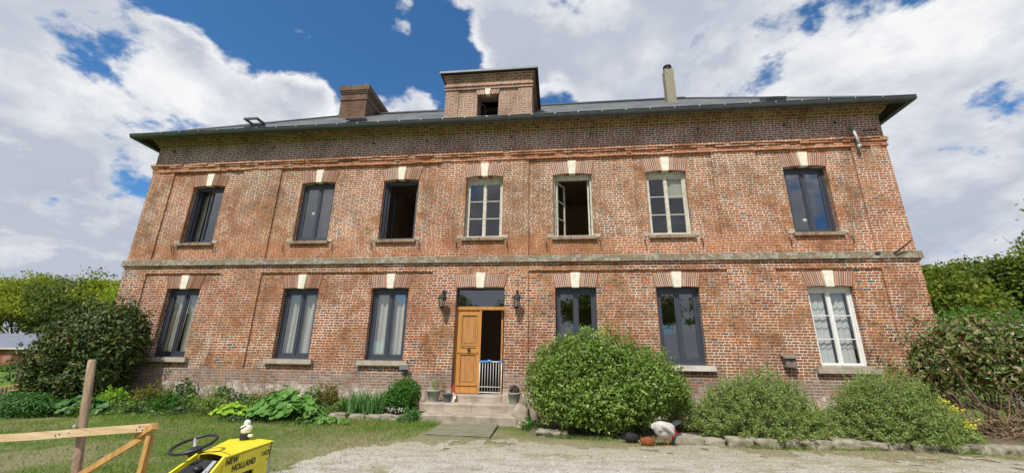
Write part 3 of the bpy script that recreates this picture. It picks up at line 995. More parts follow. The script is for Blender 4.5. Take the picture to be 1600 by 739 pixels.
st = .09
gx = np.arange(-4.6, 14, st); gy = np.arange(-5, 8.2, st)
X, Y = np.meshgrid(gx, gy)
Z = gz(X, Y) + .008
V = np.stack([X, Y, Z], -1).reshape(-1, 3)
i, j = np.meshgrid(np.arange(len(gx) - 1), np.arange(len(gy) - 1))
i = i.ravel(); j = j.ravel()
cx = gx[i]; cy = gy[j]
nz_ = np.array([mnoise.noise(Vector((p, q, 0)) * 1.1) * .75 + mnoise.noise(Vector((p, q, 3)) * 4.5) * .55 for p, q in zip(cx, cy)])
keep = (cy < drive_edge(cx) + nz_) & (cx > -4.4 + nz_)
a = (j * len(gx) + i)[keep]
quick('gravel_drive', V, np.stack([a, a + 1, a + 1 + len(gx), a + len(gx)], 1), 'gravel', smooth=True).__setitem__('kind', 'structure')

# loose stones on the drive
n = 16000
px = rng.uniform(-4.2, 8.5, n); py = rng.uniform(3.6, 7.9, n)
k = py < drive_edge(px) + rng.normal(size=n) * .35
px, py = px[k], py[k]
s_ = rng.uniform(.004, .010, len(px)) * (1 + (rng.uniform(size=len(px)) > .97) * 1.2)
oct_ = np.array([(1, 0, 0), (0, 1, 0), (-1, 0, 0), (0, -1, 0), (0, 0, .8), (0, 0, -.6)], float)
V = (np.stack([px, py, gz(px, py) + .012], 1)[:, None, :] + oct_[None] * s_[:, None, None] * rng.uniform(.6, 1.4, (len(px), 6, 1)))
F = (np.arange(len(px))[:, None, None] * 6 + np.array([(0, 1, 4), (1, 2, 4), (2, 3, 4), (3, 0, 4), (1, 0, 5), (2, 1, 5), (3, 2, 5), (0, 3, 5)])[None]).reshape(-1, 3)
o = quick('gravel_stones', V.reshape(-1, 3), F, 'stones')
tag(o, 'loose pale pebbles scattered over the drive', 'gravel', kind='stuff')


def kerb_y(x):
    return np.interp(x, [-5.3, -4.2, -3.3, -3.0, -1.0, -.5, 2, 4.5, 7.5, 11], [9.5, 9.75, 9.62, 9.5, 9.0, 8.55, 8.05, 8.2, 8.38, 8.6])


# flower bed soil between the kerb stones and the wall
def bed(name, x0, x1, yf, zb):
    xs = np.arange(x0, x1 + .01, .2); rows = 9
    V = []
    for x in xs:
        y0 = yf(x)
        for k in range(rows):
            t_ = k / (rows - 1)
            y = y0 + (10.86 - y0) * t_
            V.append((x, y, -.03 + zb * min(1, t_ * 5) * (.8 + .2 * t_) + (.035 * mnoise.noise(Vector((x * 2.3, y * 2.3, 1))) if k else 0)))
    F = []
    for i in range(len(xs) - 1):
        for k in range(rows - 1):
            a = i * rows + k
            F.append((a, a + rows, a + rows + 1, a + 1))
    o = quick(name, V, np.array(F), 'soil', smooth=True)
    o['kind'] = 'structure'


bed('flower_bed', -5.4, -3.12, lambda x: float(kerb_y(x)), .14)
bed('flower_bed', -.62, 12, lambda x: float(kerb_y(x)), .13)
bed('flower_bed', -13.2, -5.4, lambda x: 9.9, .16)

# ------------------------------------------------------------------ the house
XL, XR, YW = -13.035, 8.778, 10.8
CX = -2.08
house = thing('brick_house', (CX, YW, 0), 'long two storey red brick house with hipped slate roof', 'house')
WX = [-10.93, -7.245, -4.617, -2.08, .45, 3.03, 6.65]
UW, LW, DW = 1.087, 1.065, 1.322
UZ = (4.61, 6.506); LZ = (1.306, 3.232); DZ = (.525, 3.232)
openings = [(x, UW, *UZ) for x in WX] + [(x, DW if i == 3 else LW, *(DZ if i == 3 else LZ)) for i, x in enumerate(WX)]
PAN = [(-12.25, -9.81), (-8.53, -3.43), (-.79, 4.28), (5.45, 7.90)]
PZ = [(1.02, 3.665), (4.10, 6.985)]
xs = sorted(set([XL, XR] + [v for x, w, _, _ in openings for v in (round(x - w / 2, 4), round(x + w / 2, 4))] + [v for p in PAN for v in p]))
zs = sorted(set([-.3, 8.3, *DZ, *UZ, *LZ] + [v for p in PZ for v in p]))


def depth(x, z):
    for cx_, w, z0, z1 in openings:
        if abs(x - cx_) < w / 2 and z0 < z < z1: return None
    for a_, b_ in PAN:
        for c_, d_ in PZ:
            if a_ < x < b_ and c_ < z < d_: return .045
    return 0.0


RV = .46                                     # reveal depth
mb = MB()
G = [[depth((xs[i] + xs[i + 1]) / 2, (zs[j] + zs[j + 1]) / 2) for j in range(len(zs) - 1)] for i in range(len(xs) - 1)]
for i in range(len(xs) - 1):
    for j in range(len(zs) - 1):
        d = G[i][j]
        x0, x1, z0, z1 = xs[i], xs[i + 1], zs[j], zs[j + 1]
        if d is not None:
            y = YW + d
            mb.add([(x0, y, z0), (x1, y, z0), (x1, y, z1), (x0, y, z1)], [(0, 1, 2, 3)])
        for di, dj in ((1, 0), (0, 1)):
            i2, j2 = i + di, j + dj
            if i2 >= len(xs) - 1 or j2 >= len(zs) - 1: continue
            e = G[i2][j2]
            if d == e: continue
            a_ = YW + (RV if d is None else d); b_ = YW + (RV if e is None else e)
            if di:
                q = [(x1, a_, z0), (x1, b_, z0), (x1, b_, z1), (x1, a_, z1)]
            else:
                q = [(x0, a_, z1), (x0, b_, z1), (x1, b_, z1), (x1, a_, z1)]
            mb.add(q, [(0, 1, 2, 3)])
YB = 18.2
mb.add([(XL, YW, -.3), (XL, YB, -.3), (XL, YB, 8.3), (XL, YW, 8.3)], [(0, 3, 2, 1)])
mb.add([(XR, YW, -.3), (XR, YB, -.3), (XR, YB, 8.3), (XR, YW, 8.3)], [(0, 1, 2, 3)])
mb.add([(XL, YB, -.3), (XR, YB, -.3), (XR, YB, 8.3), (XL, YB, 8.3)], [(0, 3, 2, 1)])
mb.build('wall', 'brick', house)

# mouldings go round the corners
def band(z0, z1, pr, name, mat, jag=0.0, seed=0):
    r = np.random.default_rng(seed + 3)
    mb = MB()
    if jag:
        n_ = int((XR - XL) / .22)
        xx = np.linspace(XL - pr, XR + pr, n_ + 1)
        xx[1:-1] += r.normal(size=n_ - 1) * .03
        for k in range(n_):
            p = pr + r.normal() * jag * .25
            lo, hi = z0 + r.uniform(0, .008), z1 - r.uniform(0, .008)
            if r.uniform() < .10: p *= .35
            if r.uniform() < .05: lo += (z1 - z0) * .4
            mb.box((xx[k] + .002, YW - max(p, .005), lo), (xx[k + 1] - .002, YW + .02, hi))
    else:
        mb.box((XL - pr, YW - pr, z0), (XR + pr, YW + .03, z1))
    mb.box((XL - pr, YW + .031, z0), (XL + .02, YB + pr, z1)); mb.box((XR - .02, YW + .031, z0), (XR + pr, YB + pr, z1))
    mb.box((XL + .021, YB - .02, z0), (XR - .021, YB + pr, z1))
    return mb.build(name, mat, house)


# string course: a slab of uneven pieces
mb = MB(); r = np.random.default_rng(5)
xx = XL - .075
while xx < XR + .07:
    w = min(r.uniform(.35, .9), XR + .075 - xx)
    pr = .075 + r.normal() * .006
    zt = 4.10 - abs(r.normal()) * .006
    mb.hexa([(xx, YW - pr, 3.895), (xx + w, YW - pr, 3.895), (xx + w, YW + .03, 3.895), (xx, YW + .03, 3.895),
             (xx, YW - pr * .75, zt - .03), (xx + w, YW - pr * .75, zt - .03), (xx + w, YW + .03, zt), (xx, YW + .03, zt)])
    xx += w + .001
mb.box((XL - .075, YW + .031, 3.895), (XL + .02, YB, 4.095)); mb.box((XR - .02, YW + .031, 3.895), (XR + .075, YB, 4.095))
mb.build('string_course', 'string', house)
mb = MB()
mb.box((XL - .03, YW - .03, 3.84), (XR + .03, YW + .02, 3.893))
mb.build('string_course_bed', 'brick', house)
for q, (z0, z1, pr, jag) in enumerate(((6.985, 7.05, .035, .02), (7.052, 7.125, .02, .03), (7.127, 7.185, .055, .02), (7.187, 7.262, .08, .03))):
    band(z0, z1, pr, 'cornice_course', 'brick', jag, q)
for q, (z0, z1, pr) in enumerate(((7.93, 8.003, .05), (8.005, 8.078, .10), (8.08, 8.153, .15), (8.155, 8.235, .20))):
    band(z0, z1, pr, 'corbel_course', 'brick')

# roof
EO = .47; EZ = 8.11
x0, x1, y0, y1 = XL - EO, XR + EO, YW - EO, YB + EO
RYc = (y0 + y1) / 2
run = RYc - y0; RZ = EZ + run * .772
rl, rr_ = x0 + run, x1 - run
TW = (-3.44, -.70)                            # the tower stands in the front slope
mb = MB()
vv = [(x0, y0, EZ), (x1, y0, EZ), (x1, y1, EZ), (x0, y1, EZ), (rl, RYc, RZ), (rr_, RYc, RZ)]
mb.add(vv, [(0, 1, 5, 4), (1, 2, 5), (2, 3, 4, 5), (3, 0, 4)])
roof = mb.build('roof', 'slate', house)
mb = MB()
mb.tube([(rl, RYc, RZ + .02), (rr_, RYc, RZ + .02)], .07, 8)
for a_, b_ in (((x0, y0, EZ), (rl, RYc, RZ)), ((x1, y0, EZ), (rr_, RYc, RZ)), ((x0, y1, EZ), (rl, RYc, RZ)), ((x1, y1, EZ), (rr_, RYc, RZ))):
    mb.tube([Vector(a_) + Vector((0, 0, .015)), Vector(b_) + Vector((0, 0, .015))], .05, 6)
mb.build('ridge_capping', 'zinc', roof, True)
# soffit
mb = MB()
ix0, ix1, iy0, iy1 = XL - .19, XR + .19, YW - .19, YB + .19
lo_, hi_ = 8.03, 8.24
o4 = [(x0 + .01, y0 + .01), (x1 - .01, y0 + .01), (x1 - .01, y1 - .01), (x0 + .01, y1 - .01)]; i4 = [(ix0, iy0), (ix1, iy0), (ix1, iy1), (ix0, iy1)]
for k in range(4):
    a_, b_, c_, d_ = o4[k], o4[(k + 1) % 4], i4[(k + 1) % 4], i4[k]
    mb.add([(*a_, lo_), (*b_, lo_), (*c_, hi_), (*d_, hi_)], [(0, 3, 2, 1)])
mb.build('soffit', 'soffit', roof)
# gutter: half round with brackets
def gutter_run(mb, a, b, out):
    a = Vector(a); b = Vector(b); out = Vector(out)
    n_ = 9; prof = []
    for k in range(n_):
        t_ = math.pi * k / (n_ - 1)
        prof.append((-.075 * math.cos(t_), -.10 * math.sin(t_)))
    V = []; F = []
    for p in (a, b):
        for o_, z_ in prof: V.append(tuple(p + out * o_ + Vector((0, 0, z_))))
        for o_, z_ in prof: V.append(tuple(p + out * o_ * .93 + Vector((0, 0, z_ * .93 + .001))))
    m_ = 2 * n_
    for k in range(n_ - 1):
        F.append((k, k + 1, m_ + k + 1, m_ + k)); F.append((n_ + k + 1, n_ + k, m_ + n_ + k, m_ + n_ + k + 1))
    mb.add(V, F)
    mb.tube([a + out * .078, b + out * .078], .014, 6)
gt = MB()
gutter_run(gt, (x0 - .07, y0 - .07, EZ - .01), (x1 + .07, y0 - .07, EZ - .01), (0, -1, 0))
gutter_run(gt, (x0 - .07, y1, EZ - .01), (x0 - .07, y0 - .07, EZ - .01), (-1, 0, 0))
gutter_run(gt, (x1 + .07, y0 - .07, EZ - .01), (x1 + .07, y1, EZ - .01), (1, 0, 0))
gt.box((x0, y0 - .004, 7.99), (x1, y0 + .018, 8.10)); gt.box((x0 - .004, y0 + .02, 7.99), (x0 + .018, y1, 8.10)); gt.box((x1 - .018, y0 + .02, 7.99), (x1 + .004, y1, 8.10))
gutter = gt.build('gutter', 'zinc', house, True)
for k in range(34):
    x = x0 + .4 + k * .655
    MB().box((x - .012, y0 - .162, EZ - .04), (x + .012, y0 + .0, EZ + .006)).build('gutter_bracket', 'pipe', gutter)

# tower (belvedere dormer)
def tower():
    a_, b_ = TW; yf, yb = YW + .004, 13.9; zb, zt = 7.9, 10.06
    mb = MB(); wx0, wx1, wz0, wz1 = -2.42, -1.74, 8.34, 9.30
    X_ = [a_, a_ + .42, wx0, wx1, b_ - .42, b_]; Z_ = [zb, wz0, wz1, 9.50, zt]
    for i in range(5):
        for j in range(4):
            if i == 2 and j == 1: continue
            d = .03 if (1 <= i <= 3 and j <= 2) else 0
            mb.add([(X_[i], yf + d, Z_[j]), (X_[i + 1], yf + d, Z_[j]), (X_[i + 1], yf + d, Z_[j + 1]), (X_[i], yf + d, Z_[j + 1])], [(0, 1, 2, 3)])
    for xx_ in (X_[1], X_[4]): mb.add([(xx_, yf, zb), (xx_, yf + .03, zb), (xx_, yf + .03, 9.5), (xx_, yf, 9.5)], [(0, 1, 2, 3)])
    mb.add([(X_[1], yf, 9.5), (X_[4], yf, 9.5), (X_[4], yf + .03, 9.5), (X_[1], yf + .03, 9.5)], [(0, 1, 2, 3)])
    for xx_ in (wx0, wx1): mb.add([(xx_, yf + .03, wz0), (xx_, yf + .4, wz0), (xx_, yf + .4, wz1), (xx_, yf + .03, wz1)], [(0, 1, 2, 3)])
    for zz_ in (wz0, wz1): mb.add([(wx0, yf + .03, zz_), (wx1, yf + .03, zz_), (wx1, yf + .4, zz_), (wx0, yf + .4, zz_)], [(0, 1, 2, 3)])
    for xx_ in (a_, b_): mb.add([(xx_, yf, zb), (xx_, yb, zb), (xx_, yb, zt), (xx_, yf, zt)], [(0, 1, 2, 3)])
    mb.add([(a_, yb, zb), (b_, yb, zb), (b_, yb, zt), (a_, yb, zt)], [(0, 3, 2, 1)])
    for z0_, z1_, p in ((9.50, 9.55, .035), (9.60, 9.655, .05), (9.80, 9.87, .03), (9.872, 9.945, .06), (9.947, 10.02, .09)):
        mb.box((a_ - p, yf - p, z0_), (b_ + p, yf - .001, z1_)); mb.box((a_ - p, yf, z0_), (a_ - .001, yb, z1_)); mb.box((b_ + .001, yf, z0_), (b_ + p, yb, z1_))
    tw = mb.build('tower', 'tower_brick', house)
    mb = MB()
    ro = .17
    mb.box((a_ - ro, yf - ro, 10.03), (b_ + ro, yb + ro, 10.075))
    mb.add([(a_ - ro - .02, yf - ro - .02, 10.077), (b_ + ro + .02, yf - ro - .02, 10.077), (b_ + ro + .02, yb + ro, 10.077), (a_ - ro - .02, yb + ro, 10.077), ((a_ + b_) / 2, (yf + yb) / 2, 10.62)],
           [(0, 1, 4), (1, 2, 4), (2, 3, 4), (3, 0, 4)])
    mb.build('tower_roof', 'soffit', tw)
    mb = MB(); mb.box((a_ - ro - .02, yf - ro - .03, 10.03), (b_ + ro + .02, yf - ro - .003, 10.10)); mb.build('tower_fascia', 'zinc', tw)
    # window: dark frame with one casement open inwards
    mb = MB(); y = yf + .24
    mb.box((wx0, y, wz0), (wx0 + .05, y + .06, wz1)); mb.box((wx1 - .05, y, wz0), (wx1, y + .06, wz1)); mb.box((wx0 + .051, y, wz1 - .05), (wx1 - .051, y + .06, wz1)); mb.box((wx0 + .051, y, wz0), (wx1 - .051, y + .06, wz0 + .05))
    rot = Matrix.Rotation(R_(62), 4, 'Z'); pv_ = (wx0 + .05, y + .06, 0)
    for lo, hi in (((wx0 + .05, y + .06, wz0 + .05), (wx0 + .09, y + .09, wz1 - .05)), ((wx0 + .30, y + .06, wz0 + .05), (wx0 + .34, y + .09, wz1 - .05)), ((wx0 + .09, y + .06, wz1 - .10), (wx0 + .30, y + .09, wz1 - .05)), ((wx0 + .09, y + .06, wz0 + .05), (wx0 + .30, y + .09, wz0 + .10))):
        mb.box(lo, hi, rot, pv_)
    mb.build('tower_window', 'grey_wood', tw)
    lintel(tw, (wx0 + wx1) / 2, (wx1 - wx0), wz1, yf, hh=.17, nv=9, kw=.13, sag=0.0)


def lintel(parent, cx_, w, z1, y, hh=.36, nv=18, kw=.20, sag=.05, name='lintel'):
    """flat arch of radiating bricks with a white keystone"""
    hw = w / 2
    mbm = MB(); mbv = MB(); mbk = MB()
    sp = hh * .22
    bot = lambda t_: z1 + .004 - sag * abs(t_) ** 2
    tp = lambda t_: z1 + hh - sag * .8 * abs(t_) ** 2
    kf = kw / 2 / hw
    for sgn in (-1, 1):
        m_ = nv // 2
        for k in range(m_):
            t0 = kf + (1 - kf) * k / m_ ; t1 = kf + (1 - kf) * (k + 1) / m_
            g_ = (1 - kf) / m_ * .20
            t0 += g_; t1 -= g_
            sx_ = lambda t_, top: cx_ + sgn * (t_ * (hw + .004) + (sp * t_ if top else 0) + (.035 * (1 - t_) if top else 0))
            q = [(sx_(t0, 0), bot(t0)), (sx_(t1, 0), bot(t1)), (sx_(t1, 1), tp(t1)), (sx_(t0, 1), tp(t0))]
            if sgn < 0: q = q[::-1]
            pr = .020 + random.uniform(-.004, .004)
            mbv.prism(q, y - pr, y + .10)
        if sgn < 0:
            mbv.build(name, 'voussoir', parent); mbv = MB()
    # mortar backing, and the brick soffit of the arch running through the wall
    n_ = 12
    for k in range(n_):
        t0 = -1 + 2 * k / n_; t1 = -1 + 2 * (k + 1) / n_
        q = [(cx_ + t0 * hw * 1.0, bot(t0) + .004), (cx_ + t1 * hw, bot(t1) + .004), (cx_ + t1 * (hw + sp), tp(t1) - .004), (cx_ + t0 * (hw + sp), tp(t0) - .004)]
        mbm.prism(q, y - .008, y + .19)
    kb, kt = kw / 2 - .008, kw / 2 + .022
    mbk.prism([(cx_ - kb, z1 - .02), (cx_ + kb, z1 - .02), (cx_ + kt, z1 + hh + .012), (cx_ - kt, z1 + hh + .012)], y - .045, y + .10)
    o = mbv.build(name, 'voussoir', parent)
    mbm.build('mortar', 'mortar', parent)
    mbk.build('keystone', 'keystone', parent)
    return o


tower()


def frame_rect(mb, x0, x1, z0, z1, y0, y1, w, wb=None):
    wb = wb or w
    mb.box((x0, y0, z0), (x0 + w, y1, z1)); mb.box((x1 - w, y0, z0), (x1, y1, z1))
    mb.box((x0 + w, y0, z0), (x1 - w, y1, z0 + wb)); mb.box((x0 + w, y0, z1 - w), (x1 - w, y1, z1))


def rot_boxes(mb, boxes, ang, piv):
    rot = Matrix.Rotation(ang, 4, 'Z')
    for lo, hi in boxes: mb.box(lo, hi, rot, piv)


def sash_boxes(x0, x1, z0, z1, y0, y1, w, bars=0, bw=.022):
    b = [((x0, y0, z0), (x0 + w, y1, z1)), ((x1 - w, y0, z0), (x1, y1, z1)), ((x0 + w, y0, z0), (x1 - w, y1, z0 + w * 1.15)), ((x0 + w, y0, z1 - w), (x1 - w, y1, z1))]
    for k in range(bars):
        z = z0 + w + (z1 - z0 - 2 * w) * (k + 1) / (bars + 1)
        b.append(((x0 + w, y0 + .008, z - bw / 2), (x1 - w, y1 - .008, z + bw / 2)))
    return b


def wavy(x0, x1, z0, z1, y, amp, waves, seed, gather=0.0):
    r = np.random.default_rng(seed)
    nx2, nz2 = 60, 16
    ph = r.uniform(0, 6); ph2 = r.uniform(0, 6)
    V = []
    for j in range(nz2 + 1):
        t_ = j / nz2
        for i in range(nx2 + 1):
            s_ = i / nx2
            z = z0 + (z1 - z0) * t_
            k = 1 + gather * math.sin(math.pi * t_)
            x = x0 + (x1 - x0) * s_ + gather * .06 * math.sin(t_ * 3 + ph) * (1 - t_)
            yv = y + amp * math.sin(s_ * waves * 6.283 + ph + .5 * math.sin(t_ * 2 + ph2)) * k + amp * .4 * math.sin(s_ * waves * 15 + ph2)
            V.append((x, yv, z))
    F = [(j * (nx2 + 1) + i, j * (nx2 + 1) + i + 1, (j + 1) * (nx2 + 1) + i + 1, (j + 1) * (nx2 + 1) + i) for j in range(nz2) for i in range(nx2)]
    return V, F


def pane(parent, quads, mat):
    mb = MB()
    for q in quads: mb.add(q, [(0, 1, 2, 3)])
    return mb.build('pane', mat, parent)


def window(k, upper):
    cx_ = WX[k]
    w, (z0, z1) = (UW, UZ) if upper else (LW, LZ)
    a_, b_ = cx_ - w / 2, cx_ + w / 2
    old = (upper and k in (3, 4, 5)) or (not upper and k == 6)
    clean = (not upper and k == 6)
    y = YW + (.19 if not old else .17)
    if upper and old: z0f = z0 + .0
    fm = 'clean_white' if clean else ('old_white' if old else 'anthracite')
    op = {}
    if upper and k == 0: op = {'L': 78}
    if upper and k == 2: op = {'L': 88, 'R': 88}
    if upper and k == 4: op = {'L': 62, 'R': 96}
    mb = MB()
    topgap = .10 if (old and upper) else (.05 if old else .04)
    fr = .05 if old else .062
    zt = z1 - topgap
    frame_rect(mb, a_ + .003, b_ - .003, z0 + .004, zt, y, y + .08, fr, .05 if old else .07)
    mb.box((a_ + .003, y + .01, zt + .001), (b_ - .003, y + .07, z1 - .001))
    if not old:   # inner step of the profile
        frame_rect(mb, a_ + .065, b_ - .065, z0 + .075, zt - .063, y + .022, y + .07, .02)
    fo = mb.build('window', fm, house)
    ia, ib, iz0, iz1 = a_ + fr + .004, b_ - fr - .004, z0 + (.055 if old else .075), zt - fr - .002
    sw = .048 if old else .068
    bars = 2 if old else 0
    ys0, ys1 = y + .02, y + .065
    sb = MB(); glass = []
    gm = 'old_glass' if old else 'glass'
    for sd, (p, q) in (('L', (ia, cx_ - .001)), ('R', (cx_ + .001, ib))):
        bx = sash_boxes(p, q, iz0, iz1, ys0, ys1, sw, bars)
        gq = np.array([(p + sw, ys0 + .02, iz0 + sw), (q - sw, ys0 + .02, iz0 + sw), (q - sw, ys0 + .02, iz1 - sw), (p + sw, ys0 + .02, iz1 - sw)])
        if sd in op:
            ang = R_(op[sd]) * (1 if sd == 'L' else -1)
            pv_ = (p if sd == 'L' else q, ys1 + .02, 0)
            rot_boxes(sb, bx, ang, pv_)
            Rm = np.array(Matrix.Rotation(ang, 3, 'Z')); gq = (gq - np.array(pv_)) @ Rm.T + np.array(pv_)
        else:
            for lo, hi in bx: sb.box(lo, hi)
        glass.append(gq.tolist())
    if not op: sb.box((cx_ - .032, ys0 - .018, iz0), (cx_ + .032, ys0 - .001, iz1))
    if op.get('R') is None and op.get('L'): sb.box((cx_ + .0, ys0 - .018, iz0), (cx_ + .05, ys0 - .001, iz1))
    sb.build('casement', fm, fo)
    pane(fo, glass, gm)
    lintel(fo, cx_, w, z1, YW + .045 if any(p < cx_ < q for p, q in PAN) else YW, .37 if not upper else .38, 18, .20 if not upper else .19, .045 if upper else .02)
    # sills
    sm = MB()
    yp = YW + (.045 if any(p < cx_ < q for p, q in PAN) else 0)
    if upper:
        n_ = 15; L_ = w + .12
        for i in range(n_):
            xa = cx_ - L_ / 2 + L_ * i / n_
            sm.box((xa + .004, yp - .085 + random.uniform(-.006, .006), z0 - .085), (xa + L_ / n_ - .004, yp - .001, z0 - .002))
        sm.build('sill', 'sill_brick', fo)
        sm = MB(); sm.box((cx_ - L_ / 2 + .006, yp - .075, z0 - .08), (cx_ + L_ / 2 - .006, yp - .002, z0 - .006)); sm.box((a_ + .002, yp, z0 - .02), (b_ - .002, y + .02, z0 + .003))
        sm.build('mortar', 'mortar', fo)
        if old:
            sm = MB(); sm.box((a_ - .03, yp - .03, z0 - .001), (b_ + .03, y - .002, z0 + .028)); sm.build('sill_board', 'old_white', fo)
        sm = MB()     # pale stones beside the sill
        for sgn in (-1, 1):
            if random.random() < .8: MB().rock((cx_ + sgn * (w / 2 + .09), yp, z0 + .03), (.17, .03, .10), k + sgn, .15, 2, sq=.9).build('stone_block', 'sill_stone', fo)
    else:
        L_ = w + .30
        mat_ = {5: 'white_sill', 4: 'white_sill'}.get(k, 'sill_stone')
        sm.box((cx_ - L_ / 2, yp - .11, z0 - .13), (cx_ + L_ / 2, yp - .001, z0 - .006)); sm.box((a_ + .002, yp, z0 - .05), (b_ - .002, y + .02, z0 + .003))
        if k == 6:
            sm.box((a_ - .05, yp - .06, z0 - .002), (b_ + .04, yp - .0015, z0 + .05))
        sm.build('sill', mat_, fo)
    # what hangs behind the glass
    if not upper and k in (0, 1, 2):
        for sd, (p, q) in enumerate(((a_ + .08, cx_ + .02), (cx_ + .05, b_ + .02))):
            V, F = wavy(p, q, z0 + .02, z1, y + .17, .022, 3.0, k * 5 + sd, .4)
            MB().add(V, F).build('curtain', 'curtain', fo, True)
    if not upper and k == 6:
        V, F = wavy(a_ + .02, cx_ - .07, z0 + .02, z1 - .05, y + .13, .012, 3, 31); MB().add(V, F).build('curtain', 'lace', fo, True)
        V, F = wavy(cx_ + .0, b_ - .13, z0 + .02, z1 - .05, y + .13, .012, 3, 32); MB().add(V, F).build('curtain', 'lace', fo, True)
    if upper and k == 5:
        mb = MB(); mb.box((cx_ + .06, y + .10, z1 - .75), (b_ - .05, y + .11, z1 - .1)); mb.build('blind', 'blind', fo)
    if upper and k == 0:
        V, F = wavy(a_ + .05, a_ + .20, z0 + .02, z1 - .05, y + .30, .02, 2, 41); MB().add(V, F).build('curtain', 'curtain', fo, True)
    if upper and k in (6, 1):
        mb = MB(); mb.sphere((cx_ - .10 if k == 6 else cx_ - .18, y + .12, z0 + (.42 if k == 6 else .95)), .055, 14, 10); 
        if k == 6: mb.box((cx_ + .1, y + .14, z0 + .06), (cx_ + .36, y + .22, z0 + .10))
        mb.build('ornament', 'clean_white', fo, True)
    return fo


for k in range(7): window(k, True)
for k in (0, 1, 2, 4, 5, 6): window(k, False)

# front door
def door():
    a_, b_ = CX - DW / 2, CX + DW / 2
    y = YW + .17
    zt = 2.64
    mb = MB()
    mb.box((a_ + .003, y, DZ[0]), (a_ + .05, y + .09, zt + .084)); mb.box((b_ - .03, y + .12, DZ[0]), (b_ - .003, y + .16, zt))
    mb.box((a_ + .051, y - .015, zt), (b_ - .003, y + .09, zt + .085))
    d = mb.build("door", "door_wood", house)
    mb = MB(); mb.box((a_ + .004, y + .001, DZ[1] - .05), (b_ - .004, y + .09, DZ[1] - .001)); mb.box((a_ + .004, y + .01, zt + .087), (a_ + .045, y + .08, DZ[1] - .051)); mb.box((b_ - .04, y + .01, zt + .087), (b_ - .0035, y + .08, DZ[1] - .051)); mb.build('transom_frame', 'anthracite', d)
    pane(d, [[(a_ + .045, y + .04, zt + .086), (b_ - .03, y + .04, zt + .086), (b_ - .03, y + .04, DZ[1] - .052), (a_ + .045, y + .04, DZ[1] - .052)]], 'glass')
    # left leaf
    l0, l1 = a_ + .052, CX + .02
    ly0, ly1 = y + .02, y + .065
    mb = MB()
    st_ = .105
    mb.box((l0, ly0, DZ[0] + .01), (l0 + st_, ly1, zt - .003)); mb.box((l1 - st_, ly0, DZ[0] + .01), (l1, ly1, zt - .003))
    for z0_, z1_ in ((DZ[0] + .01, DZ[0] + .24), (1.50, 1.64), (1.66, 1.72), (zt - .13, zt - .003)):
        mb.box((l0 + st_, ly0, z0_), (l1 - st_, ly1, z1_))
    # closing strip and mouldings
    mb.box((l1 - .035, ly0 - .02, DZ[0] + .012), (l1 + .012, ly0 - .001, zt - .004))
    for z0_, z1_ in ((DZ[0] + .24, 1.50), (1.72, zt - .13)):
        frame_rect(mb, l0 + st_ - .012, l1 - st_ + .012, z0_ - .012, z1_ + .012, ly0 - .014, ly0 - .001, .024)
    mb.box((l0 + .02, ly0 - .026, DZ[0] + .20), (l1 - .05, ly0 - .002, DZ[0] + .235)); mb.box((l0 + .02, ly0 - .026, 1.525), (l1 - .05, ly0 - .002, 1.55)); mb.box((l0 + .02, ly0 - .020, DZ[0] + .02), (l1 - .05, ly0 - .002, DZ[0] + .14))
    lf = mb.build('door_leaf', 'door_wood', d)
    mb = MB()
    for z0_, z1_ in ((DZ[0] + .235, 1.51), (1.715, zt - .125)):
        mb.box((l0 + st_ - .01, ly0 + .018, z0_), (l1 - st_ + .01, ly0 + .03, z1_))
        mb.box((l0 + st_ + .05, ly0 + .008, z0_ + .06), (l1 - st_ - .05, ly0 + .0175, z1_ - .06))
    mb.build('panel', 'door_panel', d)
    mb = MB(); kx = (l0 + l1) / 2 + .02
    mb.sphere((kx, ly0 - .055, 1.61), (.042, .035, .042)); mb.tube([(kx, ly0 - .05, 1.61), (kx, ly0 + .0, 1.61)], .014, 8); mb.lathe((kx, ly0 - .012, 1.59), [(.03, 0), (.03, .04)], 10)
    mb.build('knob', 'black_iron', d, True)
    # right leaf swung inwards against the hall wall
    mb = MB(); mb.box((b_ - .115, y + .16, DZ[0] + .01), (b_ - .07, y + .76, zt - .003))
    mb.build('door_leaf', 'door_wood', d)
    lintel(d, CX, DW, DZ[1], YW, .37, 22, .21, .02)


door()

# rooms behind the openings
mb = MB()
for z in (.515, 3.95, 7.45):
    mb.box((XL + .02, YW + .465, z - .14), (XR - .02, 15.5, z - .006))
mb.build('floor_slab', 'floor_int', house)
mb = MB()
for x in (-9.1, -5.95, -3.25, -.90, 1.75, 4.9):
    mb.box((x - .06, YW + .47, .51), (x + .06, 15.4, 7.30))
mb.box((XL + .03, 15.41, .51), (XR - .03, 15.5, 7.30))
mb.box((XL + .03, YW + .47, .51), (XL + .09, 15.4, 7.30)); mb.box((XR - .09, YW + .47, .51), (XR - .03, 15.4, 7.30))
mb.build('partition_wall', 'plaster_int', house)
mb = MB()
# raised back wall of the tower room
mb.box((-3.3, 12.5, 7.46), (-.85, 12.55, 10.0)); mb.build('tower_room_wall', 'plaster_int', house)
mb = MB(); mb.box((.35, 15.36, 4.9), (1.0, 15.405, 5.6)); mb.build('wall_picture', 'picture', house)

